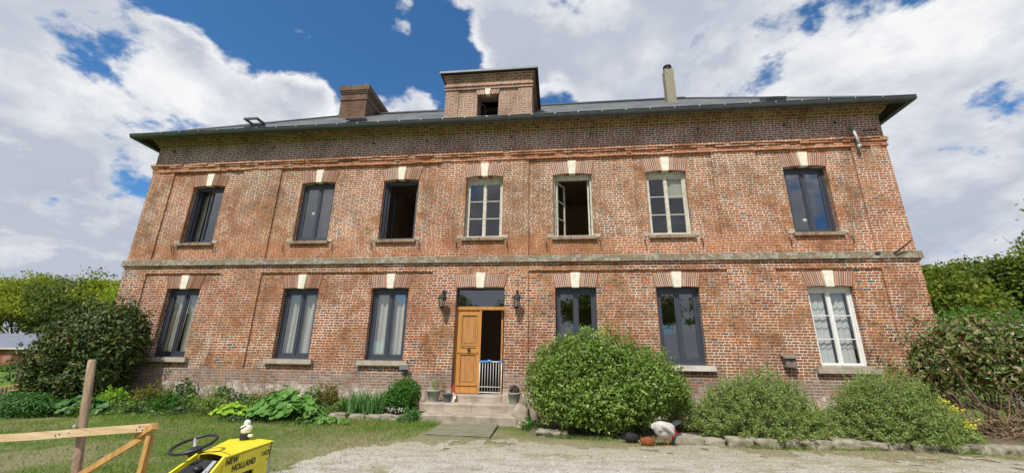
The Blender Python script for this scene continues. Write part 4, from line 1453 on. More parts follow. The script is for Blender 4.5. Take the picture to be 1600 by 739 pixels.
# iron shutter dogs and wall anchors
mb = MB(); r = np.random.default_rng(3)
for i, x in enumerate(WX):
    yp = YW + (.045 if i != 3 else 0)
    for sgn in (-1, 1):
        xx = x + sgn * (UW / 2 + .13 + r.uniform(0, .12)); zz = UZ[0] - .12
        MB().tube([(xx, yp + .01, zz), (xx, yp - .07, zz), (xx + .01, yp - .075, zz - .09), (xx + .02, yp - .06, zz - .20)], [.012, .012, .014, .012], 5).build('shutter_hook', 'iron', house)
for x in (-12.4, -8.9, -5.6, -3.9, -1.3, 1.0, 4.0, 6.3, 7.6):
    MB().tube([(x, YW + .01, 7.72), (x, YW - .10, 7.74), (x + .01, YW - .11, 7.64)], .016, 5).build('wall_hook', 'iron', house)

# roof lights
def skylight(x, y, w, l, open_ang):
    z = EZ + (y - y0) * .772
    s_ = math.atan(.772)
    def loc(u, v, n_):
        return (x + u, y + v * math.cos(s_) - n_ * math.sin(s_), z + v * math.sin(s_) + n_ * math.cos(s_))
    mb = MB()
    def slab(u0, u1, v0, v1, n0, n1, ang=0.0):
        pts = []
        for n_ in (n0, n1):
            for u, v in ((u0, v0), (u1, v0), (u1, v1), (u0, v1)):
                if ang:
                    dv = l - v; vv_ = l - dv * math.cos(ang) + n_ * math.sin(ang); nn = dv * math.sin(ang) + n_ * math.cos(ang)
                    pts.append(loc(u, vv_, nn + .06))
                else: pts.append(loc(u, v, n_))
        mb.hexa(pts)
    t_ = .07
    slab(-w / 2, w / 2, 0, t_, 0, .07); slab(-w / 2, w / 2, l - t_, l, 0, .07); slab(-w / 2, -w / 2 + t_, t_, l - t_, 0, .07); slab(w / 2 - t_, w / 2, t_, l - t_, 0, .07)
    slab(-w / 2, w / 2, 0, t_, .0, .06, open_ang); slab(-w / 2, w / 2, l - t_, l, .0, .06, open_ang); slab(-w / 2, -w / 2 + t_, t_, l - t_, 0, .06, open_ang); slab(w / 2 - t_, w / 2, t_, l - t_, 0, .06, open_ang)
    o = mb.build('skylight', 'zinc', roof)


skylight(-10.2, 11.1, .50, .42, R_(34))
skylight(-6.45, 10.95, .55, .40, R_(8))
skylight(6.55, 11.3, .55, .45, R_(2))

# big brick chimney with clay pots
ch = MB()
ca, cb_, cy0, cy1 = -8.78, -7.66, 13.66, 15.75
ch.box((ca, cy0, 10.2), (cb_, cy1, 11.98))
ch.box((ca - .035, cy0 - .035, 11.50), (cb_ + .035, cy1 + .035, 11.56))
ch.box((ca - .03, cy0 - .03, 11.80), (cb_ + .03, cy1 + .03, 11.86)); ch.box((ca - .06, cy0 - .06, 11.862), (cb_ + .06, cy1 + .06, 11.93)); ch.box((ca - .09, cy0 - .09, 11.932), (cb_ + .09, cy1 + .09, 12.16))
chm = ch.build('chimney', 'chimney_brick', roof)
mb = MB()
for y in (13.85, 15.0): mb.lathe((cb_ - .20, y, 12.161), [(.13, 0), (.12, .12), (.10, .17), (.0, .20)], 12)
mb.build('chimney_pot', 'terracotta', roof, True)
mb = MB()
c0 = (4.17, 13.3)
mb.rock((c0[0], c0[1], 10.9), (.32, .32, 1.62), 4, .05, 6, sq=.96)
c2 = mb.build('chimney', 'render', roof)
mb = MB(); mb.lathe((c0[0], c0[1], 11.64), [(.085, 0), (.085, .15)], 14); mb.build('flue', 'terracotta', roof, True)
mb = MB(); mb.lathe((c0[0], c0[1], 11.74), [(.155, 0), (.155, .035), (.12, .05), (.12, .10), (.155, .115), (.155, .15), (.13, .19), (.05, .21)], 16); mb.build('cowl', 'black_iron', roof, True)

# broken rain pipe and iron bar
mb = MB()
mb.tube([(7.98, YW - .07, 7.62), (8.02, YW - .11, 7.2), (8.03, YW - .13, 6.97)], .042, 10)
mb.tube([(8.03, YW - .13, 6.98), (8.01, YW - .10, 6.86)], [.055, .04], 8)
mb.build('rain_pipe', 'pipe', house, True)
mb = MB()
mb.tube([(8.20, YW + .02, 4.00), (8.22, YW - .12, 4.02), (8.58, YW - .20, 4.30), (8.60, YW - .2, 4.36)], [.022, .022, .018, .012], 6)
mb.build('iron_bar', 'iron', house, True)
MB().tube([(8.24, YW + .02, 7.48), (8.55, YW - .12, 7.42)], .014, 6).build('pipe_bracket', 'iron', house, True)
MB().box((7.78, YW - .09, 4.0), (7.90, YW - .076, 4.05)).build('iron_plate', 'iron', house)

# ------------------------------------------------------------------ steps
st_o = thing('door_steps', (CX, 10.2, 0), 'worn pale stone steps leading up to the wooden front door', 'steps')


def stone_step(x0_, x1_, y0_, y1_, z0_, z1_, seed, n=26):
    """a stone block whose edge is rounded and uneven"""
    V = []; F = []
    prof = [(y1_, z1_), (y0_ + .05, z1_), (y0_ + .015, z1_ - .008), (y0_, z1_ - .028), (y0_ + .006, (z0_ + z1_) / 2), (y0_ + .002, z0_), (y1_, z0_)]
    for i in range(n + 1):
        x = x0_ + (x1_ - x0_) * i / n
        for k, (y, z) in enumerate(prof):
            e = 1 if k in (1, 2, 3, 4) else .3
            V.append((x, y + .016 * e * mnoise.noise(Vector((x * 3.1, k * .7, seed))), z + .012 * e * mnoise.noise(Vector((x * 2.3, k * .5, seed + 9)))))
    m_ = len(prof)
    for i in range(n):
        for k in range(m_ - 1):
            F.append((i * m_ + k, i * m_ + k + 1, (i + 1) * m_ + k + 1, (i + 1) * m_ + k))
    F.append(tuple(range(m_))[::-1]); F.append(tuple(n * m_ + k for k in range(m_)))
    return V, F


V, F = stone_step(-2.74, -1.42, 10.60, 10.99, .37, .525, 1); MB().add(V, F).build('step', 'step_stone', st_o)
mb = MB()
for a_, b_, sd in ((-3.30, -2.05, 2), (-2.045, -.98, 3)):
    V, F = stone_step(a_, b_, 10.12, 10.62, .18, .37, sd, 14); mb.add(V, F)
mb.box((-3.28, 10.621, .0), (-1.0, 10.79, .368))
mb.build('step', 'step_stone', st_o)
mb = MB()
for a_, b_, sd in ((-3.10, -2.3, 4), (-2.295, -1.5, 5), (-1.495, -.95, 6)):
    V, F = stone_step(a_, b_, 9.52, 10.14, -.05, .185, sd, 12); mb.add(V, F)
mb.build('step', 'step_stone', st_o)
mb = MB(); mb.box((-1.42, 10.62, .37), (-1.20, 10.79, .50)); mb.build('side_block', 'sill_stone', st_o)

# mossy slab in front of the steps
mb = MB()
V = []; F = []; n_ = 14
c4 = [(-2.43, 7.86), (-1.24, 7.80), (-1.32, 9.46), (-2.52, 9.30)]
for i in range(n_ + 1):
    for j in range(n_ + 1):
        u, v = i / n_, j / n_
        x = (c4[0][0] * (1 - u) + c4[1][0] * u) * (1 - v) + (c4[3][0] * (1 - u) + c4[2][0] * u) * v
        y = (c4[0][1] * (1 - u) + c4[1][1] * u) * (1 - v) + (c4[3][1] * (1 - u) + c4[2][1] * u) * v
        V.append((x + .01 * mnoise.noise(Vector((x * 5, y * 5, 0))), y, .045 + .008 * mnoise.noise(Vector((x * 4, y * 4, 2)))))
for i in range(n_):
    for j in range(n_):
        a = i * (n_ + 1) + j; F.append((a, a + n_ + 1, a + n_ + 2, a + 1))
mb.add(V, F)
mb.hexa([(c[0], c[1], -.05) for c in c4] + [(c[0], c[1], .036) for c in c4])
tag(mb.build('stone_slab', 'slab', loc=(-1.9, 8.6, 0)), 'flat mossy concrete slab lying on the ground before the steps', 'slab')

# rubble right of the steps
for (c, s_, sd, lb) in (((-.87, 9.75, .16), (.34, .45, .44), 1, 'tall brown rock at the right end of the stone steps'),
                        ((-.62, 9.95, .22), (.26, .3, .56), 2, 'upright rock between the steps and the clipped round bush'),
                        ((-.72, 9.35, .05), (.34, .3, .14), 3, 'low flat rock lying below the right end of the steps')):
    mb = MB(); mb.rock((0, 0, 0), s_, sd, .3, 5); o = mb.build('rock', 'rock', None, True); o.location = c
    tag(o, lb, 'rock', 'rocks beside the steps')

# kerb stones
r = np.random.default_rng(21)
left = []
x = -5.15
names = []
while x < -3.35:
    w = r.uniform(.24, .40); left.append((x + w / 2, w)); x += w + .03
right = []
x = -.42
while x < 9.4:
    w = r.uniform(.30, .55)
    if not .02 < x + w / 2 < 1.98: right.append((x + w / 2, w))
    x += w + r.uniform(.01, .05)
ordn = ['first', 'second', 'third', 'fourth', 'fifth', 'sixth', 'seventh', 'eighth', 'ninth', 'tenth', 'eleventh', 'twelfth', 'thirteenth', 'fourteenth', 'fifteenth', 'sixteenth',
        'seventeenth', 'eighteenth', 'nineteenth', 'twentieth', 'twenty-first', 'twenty-second', 'twenty-third', 'twenty-fourth', 'twenty-fifth', 'twenty-sixth', 'twenty-seventh', 'twenty-eighth', 'twenty-ninth', 'thirtieth']
for lst, side_ in ((left, 'L'), (right, 'R')):
    for q, (x, w) in enumerate(lst):
        y = float(kerb_y(x)); dy = float(kerb_y(x + .2) - kerb_y(x - .2)) / .4
        mb = MB(); hgt = r.uniform(.13, .19)
        mb.rock((0, 0, 0), (w * 1.0, .20 + r.uniform(0, .12), hgt), q + (50 if side_ == 'R' else 0), .34, 6, math.atan(dy) + r.normal() * .09, sq=.74)
        o = mb.build('kerb_stone', 'kerb', None, True); o.location = (x, y + .02 + r.normal() * .015, float(gz(x, y)) + hgt * .30)
        if side_ == 'L': lb = '%s pale edging stone of the short bed left of the steps, counted from the left' % ordn[q]
        else: lb = '%s stone of the long bed edging right of the steps, counted from the steps' % ordn[q]
        tag(o, lb, 'kerb stone', 'edging stones of the flower beds')

# ------------------------------------------------------------------ things by the wall
def lantern(x, z, label):
    y = YW - .24
    t = thing('wall_lantern', (x, YW, z), label, 'lantern', 'black lanterns either side of the door')
    mb = MB()
    mb.box((x - .035, YW - .022, z + .02), (x + .035, YW - .001, z + .26))
    mb.tube([(x, YW - .02, z + .10), (x, YW - .09, z + .20), (x, YW - .17, z + .24), (x, y, z + .20), (x, y, z + .14)], .014, 6)
    mb.tube([(x, YW - .02, z + .20), (x, YW - .07, z + .28), (x, YW - .13, z + .26), (x, YW - .12, z + .22)], .010, 6)
    mb.build('bracket', 'black_iron', t, True)
    mb = MB()
    mb.lathe((x, y, z), [(.02, .16), (.035, .15), (.045, .12), (.125, .055), (.13, .035), (.095, .03)], 6)
    mb.lathe((x, y, z), [(.015, -.30), (.03, -.27), (.02, -.25), (.055, -.215), (.065, -.19), (.06, -.185)], 6)
    for k in range(6):
        a = 2 * math.pi * k / 6
        mb.tube([(x + .060 * math.cos(a), y + .060 * math.sin(a), z - .19), (x + .093 * math.cos(a), y + .093 * math.sin(a), z + .035)], .008, 4)
    mb.build('lantern_frame', 'black_iron', t)
    mb = MB(); mb.lathe((x, y, z), [(.052, -.185), (.085, .032)], 6); mb.build('pane', 'old_glass', t)
    mb = MB(); mb.lathe((x, y, z), [(.018, -.18), (.018, -.06), (.025, -.04), (.02, .0)], 8); mb.build('bulb', 'white_cloth', t, True)


lantern(-3.05, 2.86, 'black hexagonal wall lantern on the brickwork between the curtained window and the door')
lantern(-1.08, 2.86, 'black hexagonal wall lantern on the brickwork just right of the front door')

t = thing('bird_box', (5.35, YW + .04, 1.4), 'small weathered wooden bird box on the wall near the lace curtained window', 'bird box')
mb = MB(); x, y = 5.35, YW - .09
mb.hexa([(x - .115, y - .08, 1.30), (x + .115, y - .08, 1.30), (x + .115, YW + .043, 1.30), (x - .115, YW + .043, 1.30), (x - .115, y - .08, 1.50), (x + .115, y - .08, 1.50), (x + .115, YW + .043, 1.56), (x - .115, YW + .043, 1.56)])
mb.build('box', 'bird_wood', t)
mb = MB(); mb.hexa([(x - .15, y - .13, 1.492), (x + .15, y - .13, 1.492), (x + .15, YW + .043, 1.572), (x - .15, YW + .043, 1.572), (x - .15, y - .13, 1.515), (x + .15, y - .13, 1.515), (x + .15, YW + .043, 1.597), (x - .15, YW + .043, 1.597)]); mb.build('lid', 'bird_wood', t)
mb = MB(); mb.lathe((0, 0, 0), [(.022, 0), (.022, .006)], 12)
mb.v = [np.stack([mb.v[0][:, 0] + x, y - .082 - mb.v[0][:, 2], mb.v[0][:, 1] + 1.44], 1)]
mb.build('entrance_hole', 'plastic_black', t)

t = thing('flood_light', (-3.95, YW, 1.15), 'small grey outdoor floodlight fixed low between window sill and bush', 'floodlight')
mb = MB(); mb.box((-4.08, YW - .15, 1.09), (-3.84, YW - .10, 1.22), Matrix.Rotation(R_(20), 4, 'X')); mb.build('housing', 'plastic_grey', t)
mb = MB(); mb.box((-4.03, YW - .10, 1.05), (-3.89, YW - .001, 1.09)); mb.tube([(-3.96, YW - .02, 1.05), (-3.96, YW - .02, .6)], .008, 5); mb.build('bracket', 'black_iron', t)


def pot(name, c, r1, r2, h, mat, label, group=None):
    t = thing(name, c, label, 'pot', group)
    mb = MB(); mb.lathe(c, [(r1, 0), (r1 * 1.02, .01), (r2 * .94, h * .82), (r2 * 1.06, h * .83), (r2 * 1.06, h), (r2 * .95, h), (r2 * .9, h * .88), (.01, h * .86)], 24)
    mb.build('pot', mat, t, True)
    mb = MB(); mb.lathe((c[0], c[1], c[2] + h * .87), [(r2 * .9, 0), (.02, .01)], 16); mb.build('potting_soil', 'soil', t)
    return t


PG = 'flower pots on the steps'
pot('flower_pot', (-3.06, 10.42, .371), .11, .175, .27, 'pot_green', 'large grey-green pot at the left end of the top step', PG)
pot('flower_pot', (-2.70, 10.37, .371), .075, .115, .205, 'pot_grey', 'small dark grey pot beside the gnome, left of the door', PG)
pot('flower_pot', (-1.09, 10.42, .371), .11, .155, .25, 'pot_green', 'grey-green pot right of the door beside the round bush', PG)
bush('potted_plant', (-3.06, 10.42, .62), [((-3.04, 10.42, .74), (.11, .1, .15))], 'sparse green plant growing in the large grey-green pot', 'plant', 'leaf_spirea', 260, .035, 71, stems=False, cutz=.6, core=False)
bush('potted_plant', (-2.78, 10.43, .58), [((-2.82, 10.45, .66), (.07, .07, .10))], 'small dark seedling behind the little grey pot', 'plant', 'leaf_autumn', 120, .035, 72, stems=False, cutz=.56, core=False)
bush('potted_plant', (-1.09, 10.42, .61), [((-1.09, 10.42, .68), (.13, .12, .12))], 'dark purple-brown plant in the pot right of the door', 'plant', island('purple_leaves', [(0, (.05, .03, .035)), (1, (.15, .11, .10))], .6, .2, .1), 500, .045, 73, stems=False, cutz=.6, core=False)

gn = thing('garden_gnome', (-2.60, 10.44, .371), 'tiny garden gnome with a pointed red hat beside the door', 'gnome')
mb = MB(); mb.lathe((-2.58, 10.44, .371), [(.045, 0), (.055, .02), (.058, .08), (.045, .14), (.03, .165)], 14); mb.sphere((-2.58, 10.43, .56), (.036, .036, .042)); mb.sphere((-2.58, 10.39, .56), (.011, .013, .010), 8, 6)
for s_ in (-1, 1): mb.tube([(-2.58 + s_ * .045, 10.44, .50), (-2.58 + s_ * .07, 10.41, .45), (-2.58 + s_ * .03, 10.385, .43)], [.018, .017, .014], 7); mb.sphere((-2.58 + s_ * .025, 10.40, .382), (.022, .035, .014), 8, 6)
mb.build('body', 'white_cloth', gn, True)
mb = MB(); mb.lathe((-2.58, 10.445, .58), [(.045, 0), (.042, .02), (.028, .09), (.012, .16), (.002, .20)], 14); mb.build('hat', 'hat_red', gn, True)
mb = MB(); mb.sphere((-2.58, 10.405, .525), (.03, .018, .04), 10, 8); mb.build('beard', 'keystone', gn, True)

# child gate in the open half of the door
g_ = thing('safety_gate', (-1.74, 10.93, .525), 'white metal child safety gate with blue top fittings in the open doorway', 'gate')
gx0, gx1, gy = -2.04, -1.475, 10.93
z0_, z1_ = .545, 1.33
mb = MB()
for k in range(9):
    x = gx0 + (gx1 - gx0) * k / 8
    mb.tube([(x, gy, z0_ + .03), (x, gy, z1_ - .02)], .0065 if 0 < k < 8 else .011, 6)
mb.tube([(gx0, gy, z0_ + .03), (gx1, gy, z0_ + .03)], .011, 6); mb.tube([(gx0, gy, z0_ + .16), (gx1, gy, z0_ + .16)], .008, 6)
mb.tube([(gx0, gy, z0_), (gx0, gy, z1_)], .012, 6); mb.tube([(gx1, gy, z0_), (gx1, gy, z1_)], .012, 6)
mb.build('bars', 'clean_white', g_, True)
mb = MB(); mb.box((gx0 - .015, gy - .02, z1_ - .03), (gx0 + .28, gy + .02, z1_ + .012)); mb.sphere((gx0 + .24, gy - .01, z1_), (.06, .028, .035)); mb.box((gx1 - .09, gy - .02, z1_ - .03), (gx1 + .015, gy + .02, z1_ + .012)); mb.build('top_fitting', 'blue', g_)
mb = MB(); mb.box((gx0 + .281, gy - .012, z1_ - .022), (gx1 - .091, gy + .012, z1_ + .0)); mb.build('top_rail', 'clean_white', g_)

# ------------------------------------------------------------------ planting
bush('clipped_bush', (.85, 9.0, 0), [((.70, 9.1, 1.06), (1.28, .98, .98)), ((1.62, 9.0, .92), (.86, .88, .74)), ((.10, 9.0, .86), (.80, .90, .80)), ((.70, 8.58, .58), (1.22, .66, .52)), ((1.90, 8.85, .84), (.42, .60, .42)), ((1.55, 8.62, .86), (.78, .62, .48))],
     'big dense round green bush right of the stone steps', 'bush', 'leaf_round', 40000, .068, 101, lump=.17, nl=170, shell=.42, lsz=.14, wr=.55, cutz=.10, shoots=1500, sl=.13)
FG = 'feathery shrubs right of the steps'
sprig_bush('feathery_bush', (2.42, 9.15, .06), (.42, .5), 1.05, 'narrow feathery shrub squeezed between the round bush and the brown-flecked shrub', 'shrub', 'leaf_spirea', 102, 110, 70, .036, FG)
sprig_bush('feathery_bush', (3.68, 8.80, .0), (1.34, .92), 1.27, 'wide loose green shrub below the bird box and reflecting window', 'shrub', 'leaf_spirea', 103, 800, 84, .038, FG)
sprig_bush('feathery_bush', (5.98, 8.85, .0), (1.20, .95), 1.32, 'wide loose green shrub with yellow flowers under the lace curtained window', 'shrub', 'leaf_spirea', 104, 820, 84, .038, FG,
           flowers=lambda e: e.x > 6.75 and .35 < e.z < .95 and e.y < 9.2 and e.x + e.y > 15.5 and random.random() < .6)
sprig_bush('feathery_bush', (4.95, 9.0, .0), (.50, .45), .62, 'low green tuft joining the two wide loose shrubs', 'shrub', 'leaf_spirea', 105, 120, 70, .036, FG)

# tall bronze shrub at the right corner
t = bush('corner_shrub', (9.3, 9.95, 0), [((8.65, 10.0, 1.72), (1.10, .66, .88)), ((9.85, 10.0, 1.75), (1.25, .9, .80)), ((11.4, 10.1, 1.55), (1.4, 1.0, .95)), ((7.85, 10.15, 1.35), (.50, .38, .70)), ((9.3, 9.8, 1.15), (1.1, .7, .5))],
         'tall bronze and green shrub with bare lower branches at right corner', 'shrub', 'leaf_red', 13000, .095, 110, lump=.30, nl=46, shell=.55, lsz=.24, wr=.45, nrand=.8, stems=False, cutz=.72, shoots=420, sl=.34)
r = np.random.default_rng(55)
mb = MB()
for i in range(420):
    b = Vector((r.uniform(8.1, 11.3), r.uniform(9.3, 10.3), .05))
    d = Vector((r.normal() * .7, r.normal() * .35 - .15, r.uniform(.3, 1.2))).normalized()
    pts = [b]
    for k in range(6):
        d = (d + Vector((r.normal() * .35, r.normal() * .25, r.normal() * .22 + (.02 if b.z < 1 else -.1)))).normalized()
        q = pts[-1] + d * r.uniform(.14, .28)
        q.z = max(q.z, .08)
        pts.append(q)
    r0 = r.uniform(.006, .016)
    mb.tube(pts, [r0 * (1 - k * .12) for k in range(7)], 5, False)
for i in range(9):
    b = Vector((r.uniform(8.6, 10.4), r.uniform(9.7, 10.3), .0)); e = b + Vector((r.normal() * .5, r.normal() * .1, 1.7))
    mb.tube([b, b.lerp(e, .5) + Vector((r.normal() * .15, 0, 0)), e], [.035, .028, .014], 6)
# long arching shoots over the wall
sh = []
for (e, s0) in (((7.05, 10.35, 2.25), (8.4, 10.0, 1.2)), ((7.45, 10.4, 1.95), (8.4, 10.0, 1.0)), ((7.9, 10.45, 2.45), (8.6, 10.1, 1.4))):
    e = Vector(e); s0 = Vector(s0); pts = [s0.lerp(e, k / 7) + Vector((0, 0, .18 * math.sin(k / 7 * 3.14))) for k in range(8)]
    mb.tube(pts, [.010 - k * .001 for k in range(8)], 5, False)
    for p in pts[2:]:
        for q in range(9): sh.append(tuple(p + Vector((r.normal() * .05, r.normal() * .04, r.normal() * .05))))
mb.build('branch', 'bark_pale', t)
sh = np.array(sh); V, F = leaf_arrays(sh, unit(r.normal(size=sh.shape) + np.array([0, -.5, .6])), .085, .45, r); quick('shoot_leaves', V, F, 'leaf_red', t)

# big dark shrub at the left corner
bush('corner_shrub', (-12.6, 9.9, 0), [((-12.35, 9.95, 1.60), (1.20, .9, 1.22)), ((-12.85, 9.8, 1.05), (.92, .8, .98)), ((-11.65, 10.05, 1.75), (.66, .6, .95)), ((-12.0, 9.95, .8), (.9, .8, .75)), ((-12.7, 9.9, 2.0), (.6, .6, .55))],
     'huge dark glossy evergreen shrub hiding the left corner of the house', 'shrub', 'leaf_laurel', 21000, .11, 120, lump=.18, nl=70, shell=.38, lsz=.22, wr=.45, nrand=.7, cutz=.05, shoots=420, sl=.22)

bush('low_bush', (-11.55, 8.45, 0), [((-11.75, 8.6, .20), (.70, .55, .30)), ((-12.5, 8.8, .2), (.5, .5, .27))], 'low dark green cushion bush in front of the picket fence', 'bush', 'leaf_hosta', 5200, .055, 130, lump=.12, nl=30, cutz=.01)
disc_leaf_plant('broad_leaf_plant', (-10.95, 9.0, .0), (.72, .42), .36, 'clump of broad dull green leaves in front of the dark evergreen shrub', 'plant', 'leaf_hosta', 131, 150, .17)
sprig_bush('straggly_plant', (-10.3, 10.1, .1), (.75, .4), .62, 'straggly yellow-green plant between the evergreen shrub and the flint footing', 'plant', 'leaf_autumn', 132, 60, 30, .05)
disc_leaf_plant('broad_leaf_plant', (-7.2, 9.05, .05), (.42, .28), .30, 'bright lime green leafy plant behind the yellow tractor', 'plant', 'leaf_lime', 133, 70, .12)
disc_leaf_plant('broad_leaf_plant', (-5.95, 9.05, .02), (.78, .50), .58, 'large mound of rounded green leaves below the second curtained window', 'plant', 'leaf_broad', 134, 300, .17)
sprig_bush('straggly_plant', (-5.78, 10.35, .12), (.36, .22), .80, 'small yellowing reddish shrub against the wall left of the irises', 'shrub', 'leaf_autumn', 135, 70, 46, .042)
sprig_bush('straggly_plant', (-8.75, 10.2, .14), (.55, .3), .66, 'thin brown-green seedlings before the flint below the second window', 'plant', 'leaf_spirea', 136, 46, 22, .035)
sprig_bush('straggly_plant', (-7.35, 10.3, .14), (.45, .28), .60, 'dry reddish seedlings between the lime plant and the wall', 'plant', 'leaf_autumn', 137, 36, 22, .035)
sprig_bush('straggly_plant', (-9.9, 10.2, .14), (.5, .28), .58, 'wispy green seedlings just right of the straggly yellow-green plant', 'plant', 'leaf_spirea', 138, 36, 22, .035)
bush('dense_bush', (-3.72, 10.2, .1), [((-3.70, 10.2, .55), (.42, .34, .40)), ((-3.98, 10.15, .42), (.3, .3, .28))], 'dense bright green bush between the irises and the stone steps', 'bush', 'leaf_dark', 6500, .048, 140, lump=.12, nl=30, cutz=.1)
for q, (x, y, hw, h_, lf, sd, lb) in enumerate(((-9.3, 9.55, .5, .42, 'leaf_dark', 181, 'leafy green weeds in front of the thin seedlings at the left'), (-8.1, 9.6, .42, .40, 'leaf_spirea', 182, 'pale green weed tuft behind the steering wheel'),
                                             (-11.0, 9.75, .45, .50, 'leaf_lime', 183, 'yellow-green weed tuft at the right foot of the dark evergreen shrub'), (-6.9, 10.05, .35, .50, 'leaf_dark', 184, 'green nettles between the lime plant and the large leaf mound'))):
    sprig_bush('weed_clump', (x, y, .08), (hw, .28), h_, lb, 'plant', lf, sd, 60, 34, .055, 'weed clumps in the left bed')
# irises
t = thing('iris_clump', (-4.6, 10.1, .1), 'clump of upright sword shaped iris leaves behind the edging stones', 'plant')
r = np.random.default_rng(141); n = 260
C = np.stack([r.uniform(-5.12, -4.15, n), r.uniform(9.9, 10.5, n), np.full(n, .1)], 1)
V, F = blade_arrays(C, r.uniform(.28, .56, n), .035, r, .28); quick('foliage', V, F, 'leaf_iris', t)
sprig_bush('step_plant', (-3.28, 9.5, .0), (.30, .16), .36, 'small blue-green weed growing at the left foot of the steps', 'plant', 'leaf_iris', 142, 44, 36, .045)
sprig_bush('step_plant', (-.62, 9.05, .0), (.22, .16), .25, 'little green weed among the rocks right of the steps', 'plant', 'leaf_dark', 143, 24, 26, .045)
r = np.random.default_rng(144)
C = r.normal(size=(60, 3)) * np.array([.16, .12, .03]) + np.array([-3.72, 9.78, .24])
V, F = leaf_arrays(C, unit(r.normal(size=C.shape) + np.array([0, -.6, 1])), .028, .9, r)
tag(quick('white_flowers', V, F, 'white_flower', loc=(-3.72, 9.78, .2)), 'patch of tiny white flowers below the dense bright green bush', 'flowers')
disc_leaf_plant('broad_leaf_plant', (-4.9, 8.95, 0), (.5, .22), .12, 'flat green weeds spreading in front of the leftmost edging stones', 'plant', 'leaf_broad', 145, 90, .08)

# ground cover over the left bed
r = np.random.default_rng(150)
n = 36000
px = r.uniform(-13.2, -5.2, n); py = r.uniform(8.6, 10.78, n)
edge_ = 9.15 + .45 * np.sin(px * 1.3) + .25 * np.sin(px * 3.1 + 1)
keep = (py > edge_ - r.exponential(.12, n))
px, py = px[keep], py[keep]
base = .14 * smooth(9.0, 10.2, py) + .02
hh = r.uniform(0, 1, len(px)) ** 1.4 * (.14 + .14 * smooth(9.3, 10.4, py) * (1 + .6 * np.sin(px * 5)))
hump = np.array([mnoise.noise(Vector((p, q, 0)) * 2.1) for p, q in zip(px, py)])
C = np.stack([px, py, base + hh * (1 + 1.3 * np.clip(hump, -.6, 1))], 1)
V, F = leaf_arrays(C, unit(r.normal(size=C.shape) * .7 + np.array([0, -.35, 1])), r.uniform(.025, .06, len(px)) * (1 + .8 * (hump > .15)), .7, r)
tag(quick('ground_cover', V, F, 'ivy'), 'low green weeds and ivy covering the bed along the left wall', 'ground cover', kind='stuff')

# lawn blades
r = np.random.default_rng(160)
n = 150000
px = r.uniform(-15.5, -2.6, n); py = r.uniform(2.0, 10.0, n) 
wn = np.sin(px * 1.9 + py) * .25 + r.normal(size=n) * .18
keep = (px < -3.3 + wn) | (py > drive_edge(px) + .2 + wn * .6)
keep &= (py < 9.9)
patch = np.sin(px * .9 + 2) * np.sin(py * 1.3 + px * .3) + r.normal(size=n) * .5
keep &= patch > -.55
px, py = px[keep], py[keep]
C = np.stack([px, py, gz(px, py) - .003], 1)
V, F = blade_arrays(C, r.uniform(.018, .05, len(px)) * (1 + .9 * smooth(8.0, 9.0, py)) * (1 + .7 * np.clip(np.sin(px * 3.3 + 1) * np.sin(py * 3.9), 0, 1)), r.uniform(.004, .009, len(px)), r, .7)
tag(quick('lawn_grass', V, F, 'grass'), 'short mown grass of the lawn in front of the left wing', 'grass', kind='stuff')
# dry strip in front of the kerb
n = 46000
px = r.uniform(-5.2, 11, n); py = r.uniform(6.6, 9.6, n)
de = drive_edge(px)
pr_ = np.where(py > de, .9, np.exp((py - de) / .25))
pr_ = pr_ * (.35 + .65 * (np.sin(px * 2.1 + py * 3) > -.2)) * np.where(px < -.6, .9, 1.0)
keep = (r.uniform(size=n) < pr_) & ((py < kerb_y(px) - .1) | (px < -3.2)) & ~((px > -2.55) & (px < -1.2) & (py > 7.75))
px, py = px[keep], py[keep]
C = np.stack([px, py, gz(px, py)], 1)
V, F = blade_arrays(C, r.uniform(.010, .035, len(px)), r.uniform(.004, .008, len(px)), r, 1.0)
tag(quick('dry_grass', V, F, 'dry_grass'), 'thin dry grass between the gravel and the edging stones', 'grass', kind='stuff')
# longer green tufts against the stones
n = 9000
px = r.uniform(-.4, 9.5, n); py = kerb_y(px) - np.abs(r.normal(size=n)) * .07 - .08
keep = np.sin(px * 4.1) + np.sin(px * 1.7 + 1) + r.normal(size=n) * .4 > .3
px, py = px[keep], py[keep]
V, F = blade_arrays(np.stack([px, py, gz(px, py)], 1), r.uniform(.02, .085, len(px)), .007, r, .6)
tag(quick('edge_grass', V, F, 'grass'), 'green tufts of grass along the foot of the edging stones', 'grass', kind='stuff')
# dandelions
for q, (x, y, lb) in enumerate(((-5.75, 4.15, 'yellow dandelion in the lawn just left of the timber post'), (-4.95, 4.05, 'yellow dandelion in the lawn just right of the timber post'))):
    t = thing('dandelion', (x, y, float(gz(x, y))), lb, 'flower', 'dandelions in the lawn')
    z = float(gz(x, y)) + .05
    mb = MB(); mb.tube([(x, y, z - .05), (x, y, z)], .003, 4); mb.build('stem', 'leaf_dark', t)
    mb = MB(); mb.lathe((x, y, z), [(.005, -.005), (.024, .004), (.022, .012), (.004, .014)], 10); mb.build('flower_head', 'yellow_flower', t)

# ------------------------------------------------------------------ chickens
def loft(rings, seg=16):
    """continuous body: rings of (centre, half width, half height, direction)"""
    V = []; F = []
    for c, w, h, d in rings:
        c = Vector(c); d = Vector(d).normalized()
        x = d.cross(Vector((0, 0, 1)))
        x = x.normalized() if x.length > .05 else Vector((1, 0, 0))
        z = x.cross(d).normalized()
        for k in range(seg):
            a = 2 * math.pi * k / seg
            V.append(tuple(c + x * (w * math.cos(a)) + z * (h * math.sin(a))))
    for i in range(len(rings) - 1):
        for k in range(seg):
            a = i * seg + k; b = i * seg + (k + 1) % seg
            F.append((a, b, b + seg, a + seg))
    F.append(tuple(range(seg))[::-1]); F.append(tuple((len(rings) - 1) * seg + k for k in range(seg)))
    return V, F


